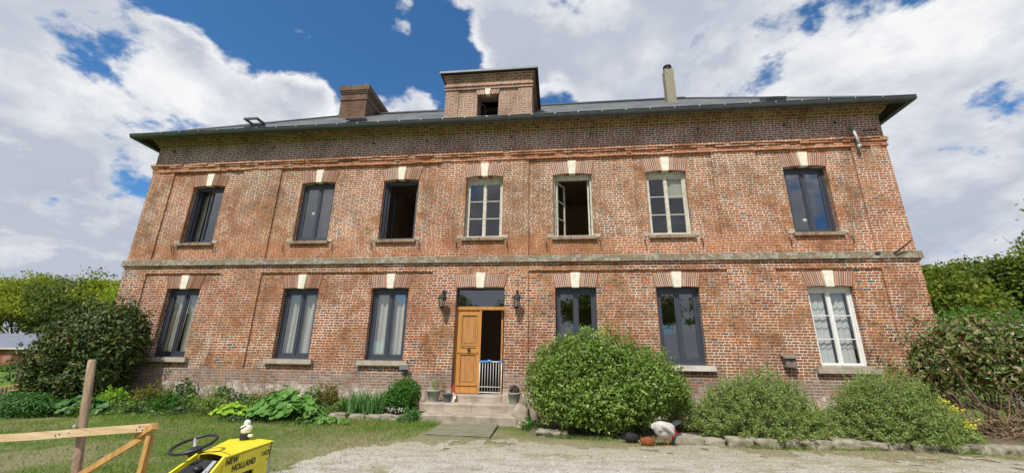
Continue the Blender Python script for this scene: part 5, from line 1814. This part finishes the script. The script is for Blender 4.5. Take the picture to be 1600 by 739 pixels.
def hen(loc, label, body_mat, tail_mat, heading, spine, tail_up=.2, legs=True, scale=1.0, squat=False, tail_len=.16):
    """spine: list of (forward, side, up, halfwidth, halfheight) from rump to beak root"""
    t = thing('chicken', loc, label, 'chicken', 'chickens by the round bush')
    c_, s_ = math.cos(heading), math.sin(heading)
    def P(f, s, u): return Vector((loc[0] + (f * c_ - s * s_) * scale, loc[1] + (f * s_ + s * c_) * scale, loc[2] + u * scale))
    pts = [P(*q[:3]) for q in spine]
    rings = []
    for i, q in enumerate(spine):
        d = pts[min(i + 1, len(pts) - 1)] - pts[max(i - 1, 0)]
        rings.append((pts[i], q[3] * scale, q[4] * scale, d))
    V, F = loft(rings, 18)
    V = [tuple(Vector(v) * 1 + Vector((1, 1, 1)) * .004 * mnoise.noise(Vector(v) * 45)) for v in V]
    MB().add(V, F).build('body', body_mat, t, True)
    # wings lie along the flanks
    mb = MB()
    bi = len(spine) // 2 - 1
    f, s, u, w, h = spine[bi]
    for sg in (-1, 1):
        W_ = []
        for k in range(6):
            q = k / 5
            W_.append((P(f + .07 - .20 * q, sg * (w * (1.0 - .25 * q) ) + s, u + .01 + .015 * q), .013 * scale * math.sin(math.pi * (.08 + .84 * q)) + .001, .060 * scale * math.sin(math.pi * (.10 + .82 * q)) ** .8, P(1, 0, 0) - P(0, 0, 0)))
        V, F = loft(W_, 10); mb.add(V, F)
    mb.build('wing', body_mat, t, True)
    mb = MB()
    f, s, u, w, h = spine[0]
    for k in range(9):
        a = (k - 4) / 4
        b = P(f + .03, a * .02, u)
        e = P(f - tail_len * (.55 + .25 * (1 - abs(a))), a * .05, u + tail_up * (1.0 - .35 * abs(a)))
        d = (e - b); x = d.cross(Vector((s_, -c_, 0))).normalized() * .016 * scale
        m_ = b.lerp(e, .6) + Vector((0, 0, .02))
        mb.hexa([tuple(q) for q in (b - x, b + x, b + x + Vector((0, .003, 0)), b - x + Vector((0, .003, 0)), m_ - x * 1.3, m_ + x * 1.3, m_ + x * 1.3 + Vector((0, .003, 0)), m_ - x * 1.3 + Vector((0, .003, 0)))])
        mb.hexa([tuple(q) for q in (m_ - x * 1.3, m_ + x * 1.3, m_ + x * 1.3 + Vector((0, .003, 0)), m_ - x * 1.3 + Vector((0, .003, 0)), e - x * .4, e + x * .4, e + x * .4 + Vector((0, .003, 0)), e - x * .4 + Vector((0, .003, 0)))])
    mb.build('tail', tail_mat, t)
    # head furniture follows the last two spine points
    hd = (pts[-1] - pts[-2]).normalized(); hp = pts[-1]
    upv = Vector((0, 0, 1)) - hd * hd.z; upv.normalize()
    mb = MB(); mb.tube([hp - hd * .004, hp + hd * .028 * scale - upv * .006], [.010 * scale, .002], 7); mb.build('beak', 'shank', t, True)
    mb = MB()
    for k in range(4):
        q = hp - hd * (.012 * k - .008) * scale + upv * .030 * scale
        mb.sphere(tuple(q + upv * (.006 if k in (1, 2) else 0)), (.012 * scale, .007 * scale, .019 * scale), 8, 6)
    for sg in (-1, 1):
        q = hp - upv * .030 * scale + hd.cross(upv) * .010 * sg
        mb.sphere(tuple(q), (.009 * scale, .006 * scale, .016 * scale), 8, 6)
    mb.build('comb', 'comb', t, True)
    mb = MB()
    for sg in (-1, 1): mb.sphere(tuple(hp - hd * .012 + upv * .008 + hd.cross(upv) * sg * .020 * scale), .004 * scale, 6, 5)
    mb.build('eye', 'plastic_black', t)
    if legs:
        for sg in (-1, 1):
            mb = MB()
            top = P(.00, sg * .035, .13); kn = P(-.015, sg * .035, .075); ft = P(.0, sg * .035, .012)
            mb.tube([top, kn, ft], [.014 * scale, .008, .007], 7)
            for a in (-35, 0, 35, 180):
                q = P(.0 + .055 * math.cos(R_(a)) * (.6 if a == 180 else 1), sg * .035 + .055 * math.sin(R_(a)), .006)
                mb.tube([ft, q], [.006, .003], 5)
            mb.build('leg', 'shank', t, True)
    return t


z_ = float(gz(1.73, 7.75)) + .008
# white bird, breast to the left, head turned back and down over its flank to preen
hen((1.74, 7.80, z_ - .01), 'white chicken standing and preening beside the round bush', 'feather_white', 'feather_grey', R_(205),
    [(-.15, 0, .25, .02, .02), (-.12, 0, .235, .06, .065), (-.06, 0, .215, .092, .095), (.0, 0, .205, .105, .112), (.06, 0, .215, .10, .11), (.105, .01, .235, .078, .09), (.125, .03, .27, .058, .062),
     (.115, .065, .285, .042, .045), (.085, .10, .275, .034, .036), (.045, .125, .25, .030, .032), (.005, .14, .215, .027, .028), (-.022, .145, .185, .022, .022), (-.038, .147, .165, .010, .010)],
    tail_up=.07, tail_len=.16, scale=1.20)
SQ = [(-.12, 0, .125, .015, .015), (-.10, 0, .115, .055, .05), (-.05, 0, .10, .088, .085), (.0, 0, .09, .10, .09), (.05, 0, .09, .092, .085), (.085, .01, .10, .065, .065), (.10, .03, .115, .045, .045),
      (.095, .05, .12, .034, .034), (.08, .068, .105, .026, .026), (.066, .08, .085, .020, .020), (.060, .086, .078, .009, .009)]
hen((1.45, 7.80, float(gz(1.4, 7.7)) - .02), 'russet brown chicken crouching in the dust next to the white one', 'feather_brown', 'feather_brown', R_(160), SQ, tail_up=.03, legs=False, tail_len=.07, scale=.88)
hen((1.20, 8.0, float(gz(1.1, 7.8)) - .01), 'black chicken crouching in the shade under the round bush', 'feather_black', 'feather_black', R_(15), SQ, tail_up=.05, legs=False, tail_len=.08)

# ------------------------------------------------------------------ timber fence panel in the foreground
fe = thing('timber_fence', (-4.0, 3.0, -.19), 'new pale timber fence panel with chicken wire in front of lawn', 'fence')
FY = 3.0
mb = MB(); mb.bar((-6.9, FY, .435), (-3.70, FY, .715), .030, .052); mb.build('rail', 'new_timber', fe)
mb = MB(); mb.bar((-3.698, FY - .003, .718), (-3.0, FY, .782), .032, .052); mb.build('rail', 'new_timber', fe)
mb = MB(); mb.bar((-2.93, FY - .045, .80), (-3.16, FY + .06, .70), .04, .045); mb.build('end_block', 'orange_timber', fe)
mb = MB(); mb.bar((-2.985, FY - .005, .73), (-3.0, FY + .0, -.20), .035, .04, (0, 1, 0)); mb.build('upright', 'orange_timber', fe)
mb = MB(); mb.bar((-3.06, FY + .035, .72), (-4.50, FY + .035, -.16), .04, .032, (0, 1, 0)); mb.build('brace', 'orange_timber', fe)
mb = MB()
def wire(a, b): mb.tube([a, b], .0006, 3, False)
hx = .05
for i in range(-12, 60):
    for j in range(0, 26):
        x = -3.03 - i * hx; z = -.16 + j * hx * .87 * 1.0
        xo = x - (hx / 2 if j % 2 else 0)
        topz = .70 + (xo + 3.03) * .09
        if xo > -3.0 or xo < -5.6 or z > topz - .04: continue
        wire((xo, FY + .02, z), (xo, FY + .02, z + hx * .45)); wire((xo, FY + .02, z + hx * .45), (xo - hx / 2, FY + .02, z + hx * .87)); wire((xo, FY + .02, z + hx * .45), (xo + hx / 2, FY + .02, z + hx * .87))
mb.build('wire_netting', 'iron', fe)
mb = MB()
for x, z in ((-3.73, .715), (-3.76, .705), (-3.65, .725), (-3.08, .785), (-3.05, .765), (-3.10, .765)): mb.sphere((x, FY - .020, z), .0045, 7, 5)
mb.build('nail_heads', 'iron', fe)
po = thing('timber_post', (-3.5, 3.06, -.19), 'leaning round weathered post behind the new timber rail', 'post')
mb = MB(); mb.tube([(-3.50, 3.08, -.35), (-3.60, 3.07, .46), (-3.70, 3.06, 1.05), (-3.735, 3.06, 1.235), (-3.736, 3.06, 1.25)], [.032, .029, .027, .026, .020], 14); mb.build('shaft', 'post_wood', po, True)
MB().sphere((-3.66, 3.015, .765), .014, 8, 6).build('bolt_head', 'pipe', po, True)
for z in (.30, .42, .55, .66): MB().tube([(-3.62 - (z - .46) * .17 + .04 * math.cos(a), 3.065 + .04 * math.sin(a), z) for a in np.linspace(0, 6.283, 13)], .0015, 4, False).build('wire_loop', 'pipe', po, True)

# ------------------------------------------------------------------ small yellow tractor
TR = Vector((-2.3, 2.7, -.19))
tr = thing('garden_tractor', tuple(TR), 'small yellow garden tractor with black steering wheel on lawn', 'tractor')
NR, NL, FL_, FR_ = Vector((-2.035, 2.58, .70)), Vector((-2.245, 2.61, .70)), Vector((-2.46, 3.12, .70)), Vector((-2.11, 3.14, .70))
mb = MB()
th = .014
def shell(q, d):
    q = [Vector(k) for k in q]; d = Vector(d)
    mb.hexa([tuple(k) for k in q] + [tuple(k + d) for k in q])
# rounded top skin: three strips across
def top_pt(u, v):
    a = NL.lerp(FL_, v); b = NR.lerp(FR_, v); p = a.lerp(b, u)
    p.z += .012 * math.sin(math.pi * u) * 1.0 - .035 * max(0, v - .9) / .1 * 0 
    return p
V = []; F = []; nu, nv_ = 8, 6
for i in range(nu + 1):
    for j in range(nv_ + 1): V.append(tuple(top_pt(i / nu, j / nv_)))
for i in range(nu):
    for j in range(nv_):
        a = i * (nv_ + 1) + j; F.append((a, a + nv_ + 1, a + nv_ + 2, a + 1))
mb.add(V, F)
# right side skin with cut-out
def side_quad(a, b, za0, zb0, za1, zb1, off=0.0):
    """a,b: positions along NR->FR (0..1); z at bottom and top"""
    p = NR.lerp(FR_, a); q = NR.lerp(FR_, b)
    return [(p.x + off, p.y, za0), (q.x + off, q.y, zb0), (q.x + off, q.y, zb1), (p.x + off, p.y, za1)]
def side_slab(*args, off=0.0, t_=.012):
    q = side_quad(*args, off=off)
    mb.hexa([tuple(k) for k in q] + [(k[0] - t_, k[1], k[2]) for k in q])
side_slab(0, .93, .575, .560, .6995, .6995)
side_slab(.62, .93, .25, .25, .5735, .559)
side_slab(-.05, .10, .25, .25, .5745, .5725)
# left side skin
p, q = NL, FL_
mb.hexa([(p.x, p.y, .25), (q.x, q.y, .25), (q.x, q.y, .699), (p.x, p.y, .699), (p.x + .012, p.y, .25), (q.x + .012, q.y, .25), (q.x + .012, q.y, .699), (p.x + .012, p.y, .699)])
# yellow edge strips running down from the bonnet to the rear on both sides of the dash
for a_, b_ in ((NL, Vector((-2.30, 2.30, .53))), (NR, Vector((-2.04, 2.36, .50)))):
    mb.bar(tuple(a_ + Vector((0, 0, -.005))), tuple(b_), .016, .03)
mb.add([tuple(Vector((-2.045, 2.58, .698))), tuple(Vector((-2.045, 2.36, .50))), (-2.045, 2.36, .25), (-2.045, 2.58, .25)], [(0, 1, 2, 3)])
body = mb.build('bonnet', 'tractor_yellow', tr, False)
mb = MB()
# seam across the bonnet
pts = [top_pt(u, .10 + .03 * math.sin(math.pi * u)) + Vector((0, 0, .001)) for u in np.linspace(.03, .97, 9)]
mb.tube(pts, .002, 4, False)
side_slab(.10, .62, .25, .25, .5725, .564, off=-.02, t_=.008)
mb.build('engine_grille', 'plastic_black', tr)
mb = MB()
for k in range(7):
    z = .28 + k * .038
    side_slab(.12, .60, z, z, z + .012, z + .012, off=-.010, t_=.006)
mb.build('grille_slat', 'plastic_black', tr)
mb = MB()
side_slab(.932, .965, .60, .60, .698, .698, off=-.002, t_=.32); mb.build('front_trim', 'plastic_black', tr)
mb = MB()
side_slab(.932, .985, .25, .25, .598, .598, off=.0, t_=.33); mb.build('front_panel', 'plastic_grey', tr)
mb = MB()
for a_, z in ((.03, .59), (.90, .59), (.90, .67), (.66, .30), (.03, .30)):
    p = NR.lerp(FR_, a_); mb.sphere((p.x + .001, p.y, z), (.004, .006, .006), 7, 5)
p, q = NR.lerp(FR_, .02), NR.lerp(FR_, .92)
mb.bar((p.x + .001, p.y, .689), (q.x + .001, q.y, .689), .003, .003)
mb.build('bolt', 'plastic_black', tr)
# dash
mb = MB()
mb.hexa([(-2.06, 2.36, .47), (-2.29, 2.31, .50), (-2.235, 2.60, .66), (-2.05, 2.575, .66), (-2.06, 2.36, .49), (-2.29, 2.31, .52), (-2.235, 2.60, .68), (-2.05, 2.575, .68)])
mb.box((-2.30, 2.34, .22), (-2.05, 2.57, .46))
mb.build('dashboard', 'plastic_black', tr)
mb = MB(); mb.hexa([(-2.075, 2.38, .50), (-2.12, 2.37, .505), (-2.10, 2.57, .672), (-2.07, 2.56, .672), (-2.075, 2.38, .508), (-2.12, 2.37, .513), (-2.10, 2.57, .682), (-2.07, 2.56, .682)]); mb.build('dash_plate', 'plastic_grey', tr)
mb = MB()
for k in range(3): MB().sphere((-2.092 + .003 * k, 2.41 + .055 * k, .538 + .045 * k), .010, 8, 6).build('dash_knob', 'plastic_black', tr, True)
MB().sphere((-2.15, 2.52, .645), (.025, .025, .018), 12, 8).build('ignition_dial', 'plastic_black', tr, True)
# steering wheel, tilted towards the driver
sc_c = Vector((-2.295, 2.62, .755)); nrm = Vector((-.10, -.30, .95)).normalized()
ux = nrm.cross(Vector((0, 1, 0))).normalized(); uy = nrm.cross(ux)
SR = .120
mb = MB(); ring = [sc_c + ux * SR * math.cos(a) + uy * SR * math.sin(a) for a in np.linspace(0, 2 * math.pi, 49)]
mb.tube(ring, .0095, 10, False); wheel = mb.build('steering_wheel', 'plastic_black', tr, True)
mb = MB()
for a in (70, 190, 310):
    e = sc_c + ux * SR * math.cos(R_(a)) + uy * SR * math.sin(R_(a)); m_ = sc_c.lerp(e, .5) - nrm * .028
    mb.tube([sc_c - nrm * .035, m_, e], [.011, .010, .008], 7)
mb.build('spoke', 'plastic_grey', tr, True)
mb = MB()
hub = [sc_c - nrm * .02, sc_c - nrm * .028, sc_c - nrm * .045, sc_c - nrm * .07]
mb.tube(hub, [.024, .042, .045, .032], 16)
mb.tube([sc_c - nrm * .06, sc_c - nrm * .26], [.030, .036], 12)
mb.build('steering_column', 'plastic_black', tr, True)
mb = MB(); mb.tube([(-2.26, 2.34, .50), (-2.20, 2.44, .545), (-2.12, 2.47, .575)], [.010, .011, .014], 8); mb.build('gear_lever', 'clean_white', tr, True)
# lettering on the side
def lettering(txt, a, z, size, name='lettering'):
    cu_ = bpy.data.curves.new('lettering', 'FONT'); cu_.body = txt; cu_.size = size; cu_.extrude = .0008; cu_.offset = .0008; cu_.space_character = 1.08
    to = bpy.data.objects.new('tmp_text', cu_); COL.objects.link(to)
    bpy.context.view_layer.update()
    me = bpy.data.meshes.new_from_object(to.evaluated_get(bpy.context.evaluated_depsgraph_get()))
    bpy.data.objects.remove(to)
    me.name = name
    o = bpy.data.objects.new(name, me); COL.objects.link(o); o.parent = tr
    me.materials.clear(); me.materials.append(M['plastic_black'])
    d = (FR_ - NR).normalized()
    p = NR.lerp(FR_, a)
    Mx = Matrix((tuple(d), (0, 0, 1), tuple(d.cross(Vector((0, 0, 1)))))).transposed().to_4x4()
    Mx.translation = Vector((p.x + .0035, p.y, z))
    me.transform(Matrix.Translation(-TR) @ Mx)
    WO[o.name] = TR
lettering('NEW', .03, .648, .052)
lettering('HOLLAND', .16, .600, .052)
lettering('11CX', .74, .625, .040)
# exhaust stub wrapped in white
mb = MB(); ec = Vector((-2.29, 3.06, .712)); mb.lathe(tuple(ec - Vector((0, 0, .01))), [(.030, 0), (.032, .01), (.032, .055), (.028, .06)], 16); mb.build('exhaust_stub', 'plastic_black', tr, True)
mb = MB(); mb.lathe(tuple(ec + Vector((0, 0, .045))), [(.027, 0), (.032, .006), (.040, .032), (.037, .046), (.024, .054), (.017, .058), (.021, .066), (.022, .075), (.016, .086), (.005, .090)], 18)
mb.rock(tuple(ec + Vector((.042, .0, .03))), (.03, .03, .018), 5, .2, 3, sq=.2)
mb.build('exhaust_cover', 'white_cloth', tr, True)
mb = MB(); mb.tube([tuple(ec + Vector((-.040, -.016, .064))), tuple(ec + Vector((-.024, -.036, .074))), tuple(ec + Vector((.0, -.041, .086))), tuple(ec + Vector((.018, -.030, .097)))], .0045, 6); mb.build('blue_band', 'navy', tr)
# chassis, seat and wheels (mostly below the picture)
mb = MB(); mb.box((-2.36, 1.75, .02), (-2.02, 2.33, .14)); mb.box((-2.36, 2.331, .02), (-2.06, 3.10, .20)); mb.build('chassis', 'plastic_black', tr)
mb = MB(); mb.box((-2.50, 1.62, .14), (-1.90, 2.02, .20)); mb.build('rear_fender', 'tractor_yellow', tr)
mb = MB(); mb.rock((-2.20, 1.86, .25), (.34, .34, .09), 2, .04, 5, sq=.8); mb.rock((-2.20, 1.70, .40), (.34, .08, .26), 3, .04, 5, sq=.8); mb.build('seat', 'plastic_black', tr, True)
def wheel_at(x, y, rad, w):
    V = []; prof = [(rad * .55, -w / 2), (rad * .93, -w / 2), (rad, -w * .3), (rad, w * .3), (rad * .93, w / 2), (rad * .55, w / 2)]
    m1 = MB(); m1.lathe((0, 0, 0), prof, 28); v = m1.v[0]
    z = -.195 + rad
    m1.v = [np.stack([v[:, 2] + x, v[:, 0] + y, v[:, 1] + z], 1)]
    o = m1.build('wheel', 'tyre', tr, True)
    m2 = MB(); m2.lathe((0, 0, 0), [(rad * .54, -w * .35), (rad * .5, -w * .2), (rad * .15, -w * .1), (rad * .15, w * .1), (rad * .5, w * .2), (rad * .54, w * .35)], 20); v = m2.v[0]
    m2.v = [np.stack([v[:, 2] + x, v[:, 0] + y, v[:, 1] + z], 1)]
    m2.build('rim', 'plastic_grey', o, True)
for sx_ in (-1, 1):
    wheel_at(-2.20 + sx_ * .36, 1.82, .24, .18); wheel_at(-2.22 + sx_ * .30, 2.95, .17, .11)

# ------------------------------------------------------------------ left background
pf = thing('picket_fence', (-14.9, 10.0, 0), 'short old grey picket fence beside the dark evergreen shrub', 'fence')
mb = MB(); r = np.random.default_rng(170)
for k in range(16):
    x = -16.2 + k * .125; h_ = .52 + r.uniform(-.05, .04)
    mb.prism([(x, -.05), (x + .075, -.05), (x + .072, h_ - .05), (x + .037, h_), (x + .003, h_ - .05)], 10.0, 10.02)
mb.build('pickets', 'grey_wood', pf)
mb = MB(); mb.bar((-16.2, 10.04, .15), (-14.2, 10.04, .15), .03, .05); mb.bar((-16.2, 10.04, .38), (-14.2, 10.04, .38), .03, .05); mb.build('rail', 'grey_wood', pf)
mb = MB(); mb.tube([(-14.02, 9.95, -.1), (-14.25, 10.0, .80), (-14.28, 10.0, .93)], [.075, .07, .06], 10)
tag(mb.build('fence_post', 'grey_wood', None, True, loc=(-14.1, 10, 0)), 'leaning grey round post at the end of the picket fence', 'post')
mb = MB(); mb.bar((-13.75, 9.6, .12), (-13.25, 9.9, .62), .05, .03); mb.bar((-14.15, 9.6, .50), (-13.2, 9.75, .66), .05, .03); mb.bar((-13.9, 9.65, .42), (-13.2, 9.6, .50), .06, .03)
tag(mb.build('timber_boards', 'orange_timber', None, loc=(-13.6, 9.7, .3)), 'few tan boards leaning between grey post and dark shrub', 'boards')

bn = thing('barn', (-60, 42, 0), 'long low red brick outbuilding with grey slate roof far left', 'barn')
mb = MB(); bx0, bx1, by0, by1 = -82, -50, 39, 46; bh, br_ = 2.15, 3.75
mb.box((bx0, by0, -.2), (bx1, by1, bh)); mb.build('wall', 'barn_wall', bn)
mb = MB(); mb.prism([(0, 0)] * 0 or [(0, 0), (1, 0), (1, 1)], 0, 0) if False else None
mb.add([(bx0 - .3, by0 - .4, bh - .1), (bx1 + .3, by0 - .4, bh - .1), (bx1 + .3, (by0 + by1) / 2, br_), (bx0 - .3, (by0 + by1) / 2, br_), (bx0 - .3, by1 + .4, bh - .1), (bx1 + .3, by1 + .4, bh - .1)],
       [(0, 1, 2, 3), (3, 2, 5, 4), (0, 3, 4), (1, 5, 2)])
mb.build('roof', 'barn_roof', bn)
mb = MB(); mb.box((bx0 - .3, by0 - .45, bh - .26), (bx1 + .3, by0 - .405, bh - .09)); mb.build('fascia', 'old_white', bn)
for x in (-77, -70.5, -64, -57.3):
    mb = MB(); mb.prism([(x, -.1), (x + 2.0, -.1), (x + 2.0, 1.25), (x + 1.5, 1.6), (x + 1.0, 1.7), (x + .5, 1.6), (x, 1.25)], by0 - .03, by0 + .05); mb.build('door', 'barn_door', bn)

# hedge and rough grass in front of the barn
bush('field_hedge', (-44, 29, 0), [((-46, 31, .05), (6, 1.2, .50)), ((-38, 30, .05), (5, 1.0, .42)), ((-56, 32, .05), (6, 1.2, .5))], 'low bright green hedge on the field before the outbuilding', 'hedge', 'leaf_lush', 7000, .22, 171, stems=False, lump=.2, cutz=.0)
bush('garden_shrub', (-34.5, 21.5, 0), [((-34.8, 21.5, 1.2), (1.2, 1.0, 1.4))], 'pale silvery shrub before the roof of the outbuilding', 'shrub', 'leaf_spirea', 900, .14, 172, stems=False, cutz=.0)

# trees of the wood behind
lt = [(-80, 50, 14.8, 5.0, 'leaf_spring', 'tall spring beech at far left edge of the left wood'),
      (-69, 52, 14.6, 5.2, 'leaf_wood', 'dark green tree second from the left in the left wood'),
      (-74, 50, 14.6, 4.6, 'leaf_spring', 'yellow-green tree in the middle of the left wood'),
      (-61, 51, 14.2, 5.0, 'leaf_spring', 'tall tree with visible forked trunk behind the outbuilding'),
      (-66, 49, 12.8, 4.2, 'leaf_wood', 'darker tree rising between the outbuilding and bright tree'),
      (-54, 48, 12.6, 4.6, 'leaf_lite', 'vivid lime green spring tree just left of the house corner'),
      (-46, 50, 12.0, 4.6, 'leaf_wood', 'dull green tree directly behind the left house corner'),
      (-84, 50, 14.0, 5.2, 'leaf_spring', 'outermost pale green tree of the left wood'),
      (-80, 60, 15.5, 5.5, 'leaf_wood', 'dark tree in the back row at far left'),
      (-64, 60, 15.5, 5.5, 'leaf_wood', 'dark tree in the back row behind the forked tree'),
      (-53, 58, 14.0, 5.2, 'leaf_spring', 'pale tree in the back row behind the lime tree'),
      (-86, 49, 11.5, 4.8, 'leaf_wood', 'lower dark tree directly above the outbuilding roof'),
      (-71, 48.5, 10.5, 4.2, 'leaf_spring', 'lower pale tree between the outbuilding and dark evergreen shrub')]
for i, (x, y, h_, c_, mt, lb) in enumerate(lt):
    tree('spring_tree', (x, y, 0), h_, c_, lb, 'tree', mt, 200 + i, 'trees of the wood left of the house', leaves=9000, ls=.34, trunk=.26, puff=1.7, bole=.20)
rt = [(34, 42, 12.6, 4.8, 'leaf_right', 'rounded spring tree nearest the right house corner'),
      (41, 45, 14.2, 5.4, 'leaf_wood', 'darker tree second from the house in the right wood'),
      (45, 40, 15.8, 5.8, 'leaf_right', 'tall airy tree with sky gaps in the right wood'),
      (52, 42, 20.0, 6.6, 'leaf_wood', 'tallest tree at the right edge of the picture'),
      (28, 50, 12.2, 4.8, 'leaf_wood', 'green tree half hidden by the right house corner'),
      (58, 46, 20.0, 6.4, 'leaf_wood', 'outermost tree of the right wood'),
      (38, 52, 13.0, 5.5, 'leaf_wood', 'shaded tree in the back row behind the rounded spring tree'),
      (49, 52, 15.5, 6.0, 'leaf_spring', 'tree in the back row filling the gap beside the tallest tree')]
for i, (x, y, h_, c_, mt, lb) in enumerate(rt):
    tree('spring_tree', (x, y, 0), h_, c_, lb, 'tree', mt, 230 + i, 'trees of the wood right of the house', leaves=15000, ls=.34, trunk=.28, puff=1.9, bole=.20)
for i, (x, y, h_, rx, lb) in enumerate(((15.2, 17.5, 3.7, 1.8, 'lush green small tree just behind the bronze corner shrub'), (19.0, 19.5, 3.9, 2.1, 'lush green small tree in the middle right of the corner shrub'),
                                        (24.0, 21.0, 4.3, 2.6, 'lush green small tree near the right picture edge'), (18.0, 15.5, 2.7, 2.0, 'low lush bush in front of the small green trees'))):
    bush('lush_tree', (x, y, 0), [((x, y, h_ * .60), (rx, rx * .8, h_ * .40)), ((x + rx * .7, y - .4, h_ * .45), (rx * .8, rx * .6, h_ * .36)), ((x - rx * .6, y, h_ * .40), (rx * .7, rx * .6, h_ * .34))], lb, 'tree', 'leaf_lush', 9000, .17, 250 + i,
         'small lush trees behind the corner shrub', lump=.2, nl=40, shell=.5, lsz=.25, cutz=.1)

# a white car standing beyond the shrub
cr0 = thing('parked_car', (15.2, 13.6, 0), 'white car mostly hidden behind the twiggy right corner shrub', 'car')
mb = MB(); prof = [(13.0, .35), (13.0, .75), (13.25, .92), (13.9, 1.0), (14.5, 1.38), (15.9, 1.42), (16.6, 1.05), (17.1, .98), (17.15, .35)]
prof = [(x + .35, z - .12) for x, z in prof]
mb.prism(prof, 13.0, 14.7); mb.build('body', 'car_white', cr0, False)
mb = MB(); mb.prism([(14.43, .89), (14.93, 1.21), (16.20, 1.24), (16.70, .93)], 12.985, 12.998); mb.build('side_window', 'plastic_black', cr0)
for x in (14.1, 16.6):
    mb = MB(); mb.lathe((0, 0, 0), [(.18, -.10), (.31, -.10), (.33, -.05), (.33, .05), (.31, .10), (.18, .10)], 22); v = mb.v[0]; mb.v = [np.stack([v[:, 0] + x, v[:, 2] + 13.03, v[:, 1] + .32], 1)]
    mb.build('wheel', 'tyre', cr0, True)

# trees behind the photographer, mirrored in the dark panes
for i, (x, y, h_, c_) in enumerate(((-13, -26, 11.5, 3.6), (-4.5, -27, 10.5, 3.2), (3.5, -26, 11.5, 3.4), (9.8, -25, 11.0, 3.2), (18, -27, 12.0, 3.8))):
    tree('garden_tree', (x, y, -.2), h_, c_, 'garden tree on the far side of the drive facing the house', 'tree', 'leaf_wood', 260 + i, 'trees mirrored in the window panes', leaves=6500, ls=.28, trunk=.20, puff=1.1, bole=.26)
